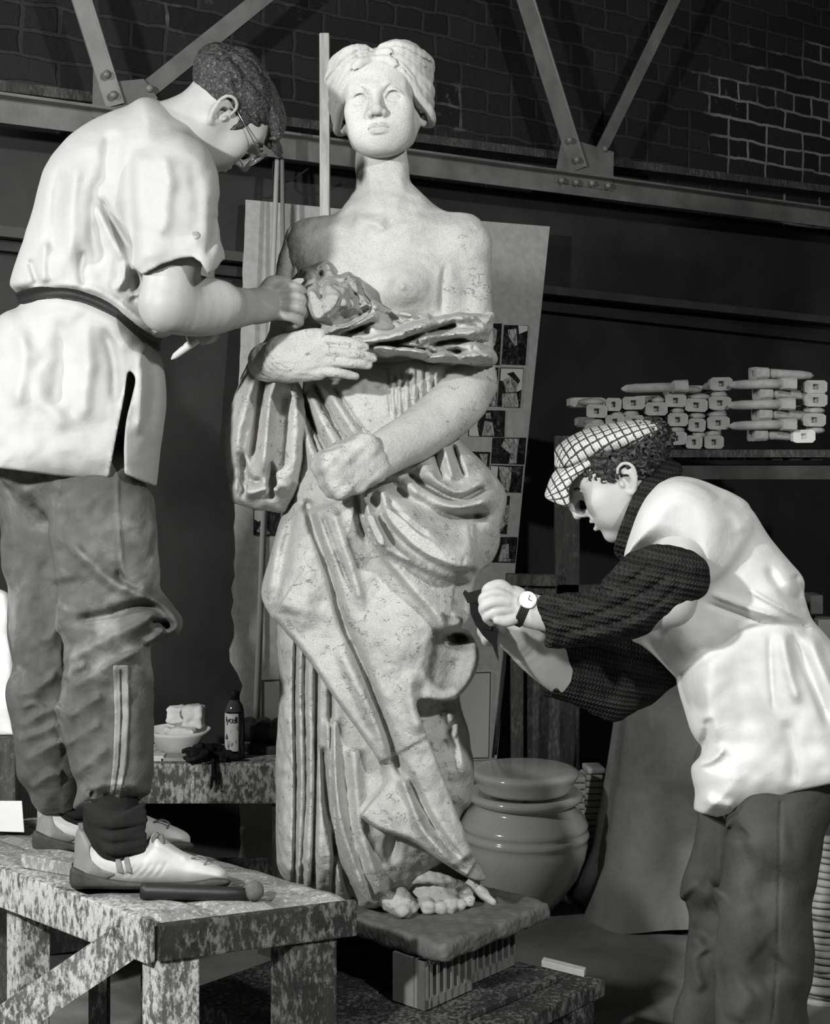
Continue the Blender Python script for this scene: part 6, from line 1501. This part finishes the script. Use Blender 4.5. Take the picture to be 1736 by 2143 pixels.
# curved clay pieces at the right edge
cp = None; CY = 3.62; cpos = at(1735, 1900, CY)
for k_ in range(24):
    if cp is None:
        m = MB(); pts = [(.075*math.cos(t), -.062*math.sin(t)+.03, .0) for t in np.linspace(.25, math.pi-.25, 13)]
        bm = m.bm; rows = []
        for i, t in enumerate(np.linspace(.1, math.pi-.1, 15)):
            r0, r1 = .085, .052
            rows.append([bm.verts.new((r*math.cos(t), -r*.8*math.sin(t), z)) for r, z in ((r0, .001), (r0+.002, .008), (r0-.003, .0155), (r1, .0160), (r1-.002, .008), (r1, .001))])
        for A, B in zip(rows, rows[1:]):
            for j in range(6): bm.faces.new((A[j], A[(j+1) % 6], B[(j+1) % 6], B[j]))
        bm.faces.new(rows[0]); bm.faces.new(rows[-1][::-1]); bmesh.ops.recalc_face_normals(bm, faces=bm.faces)
        cp = m.build('curved_tile', M['biscuit_d'], None, True); o = cp
    else: o = cp.copy(); C.objects.link(o)
    o.name = 'curved_tile'
    o.location = (cpos[0]+rb.uniform(-.010, .010)+(.02 if k_ > 16 else 0), CY+rb.uniform(-.01, .01), k_*.0205*.86); o.rotation_euler = (rb.uniform(-.03, .03), rb.uniform(-.03, .03), rb.uniform(-.3, .3))
    wds = ['lowest', 'second', 'third', 'fourth', 'fifth', 'sixth', 'seventh', 'eighth', 'ninth', 'tenth', 'eleventh', 'twelfth', 'thirteenth', 'fourteenth', 'fifteenth', 'sixteenth', 'seventeenth', 'eighteenth', 'nineteenth', 'twentieth', 'twenty-first', 'twenty-second', 'twenty-third', 'topmost']
    tag(o, 'curved clay tile, %s of the tall stack at the right edge' % (wds[k_] if k_ in (0, 23) else wds[k_]+' from the floor'), 'tile', 'curved tiles stacked at the right edge')
# canvas sheet hanging over something tall
cv_ = at(1462, 1940, 4.30); nth, nz_ = 90, 40; vs, fs = [], []
for i in range(nz_+1):
    t = i/nz_; z = .012+(1-t)*.98
    for j in range(nth):
        a = 2*math.pi*j/nth
        fold = .5+.5*math.sin(a*5+.7*math.sin(a*2)+t*.8); fl2 = math.sin(a*11+2*t)
        r0 = .20+.10*t**1.6+.035*fold*t+.008*fl2*t + (.030*max(0, t-.85)/.15)
        vs.append((cv_[0]+r0*1.05*math.cos(a), cv_[1]+r0*.75*math.sin(a), z+.02*t*t*math.sin(a*3)))
vs.append((cv_[0], cv_[1], 1.0))
for i in range(nz_):
    for j in range(nth): j2 = (j+1) % nth; fs.append((i*nth+j, i*nth+j2, (i+1)*nth+j2, (i+1)*nth+j))
for j in range(nth): fs.append((len(vs)-1, (j+1) % nth, j))
me = bpy.data.meshes.new('canvas_sheet'); me.from_pydata([tuple(map(float, v)) for v in vs], [], fs); tag(link('canvas_sheet', me, M['canvas'], None, True), 'grey canvas sheet draped to the floor behind the right man', 'canvas sheet')
# boxes glimpsed behind the right man
for i, (x, y, w_, h_, g_, lb) in enumerate(((1722, 1322, 40, 60, .22, 'pale box on the shelf behind the apron back, lower right'), (1700, 1262, 26, 40, .08, 'small dim box behind the apron back, above the pale box'))):
    m = MB(); m.box(at(x, y, 4.62), (w_*.75/1000, .05, h_*.75/1000), bevel=.003); tag(m.build('storage_box', plain('card%d' % i, g_, .9, noise=.15)), lb, 'box')
# ---------------------------------------------------------------- camera, light, look
cam = bpy.data.cameras.new('camera'); co = bpy.data.objects.new('camera', cam); C.objects.link(co)
co.location = (0, 0, CAMZ); co.rotation_euler = (math.radians(90), 0, 0)
cam.sensor_fit = 'VERTICAL'; cam.sensor_height = 36.0; cam.sensor_width = 36.0*1736/2143
cam.lens = FPX/2143*36.0; cam.shift_y = -(1071.5-HY)/2143; cam.clip_end = 60
bpy.context.scene.camera = co
def area(name, loc, aim, size, power, shape='DISK'):
    l = bpy.data.lights.new(name, 'AREA'); l.shape = shape; l.size = size; l.energy = power
    o = bpy.data.objects.new(name, l); C.objects.link(o); o.location = loc
    o.rotation_euler = (Vector(aim)-Vector(loc)).to_track_quat('-Z', 'Y').to_euler(); return o
area('flash_lamp_left', (-1.4, .4, 2.15), (-.1, 3.2, 1.2), .13, 66)
area('flash_lamp_right', (1.5, .3, 2.8), (-.1, 3.0, 1.2), .14, 44)
area('side_lamp', (-2.9, 1.8, 2.4), (-.2, 3.4, .7), .2, 40)
w = bpy.data.worlds.new('world'); bpy.context.scene.world = w; w.use_nodes = True
w.node_tree.nodes['Background'].inputs[0].default_value = (1, 1, .97, 1); w.node_tree.nodes['Background'].inputs[1].default_value = .008
sc = bpy.context.scene
sc.view_settings.view_transform = 'Standard'; sc.view_settings.look = 'None'; sc.view_settings.gamma = 1; sc.view_settings.use_curve_mapping = False
sc.view_settings.exposure = 0.5
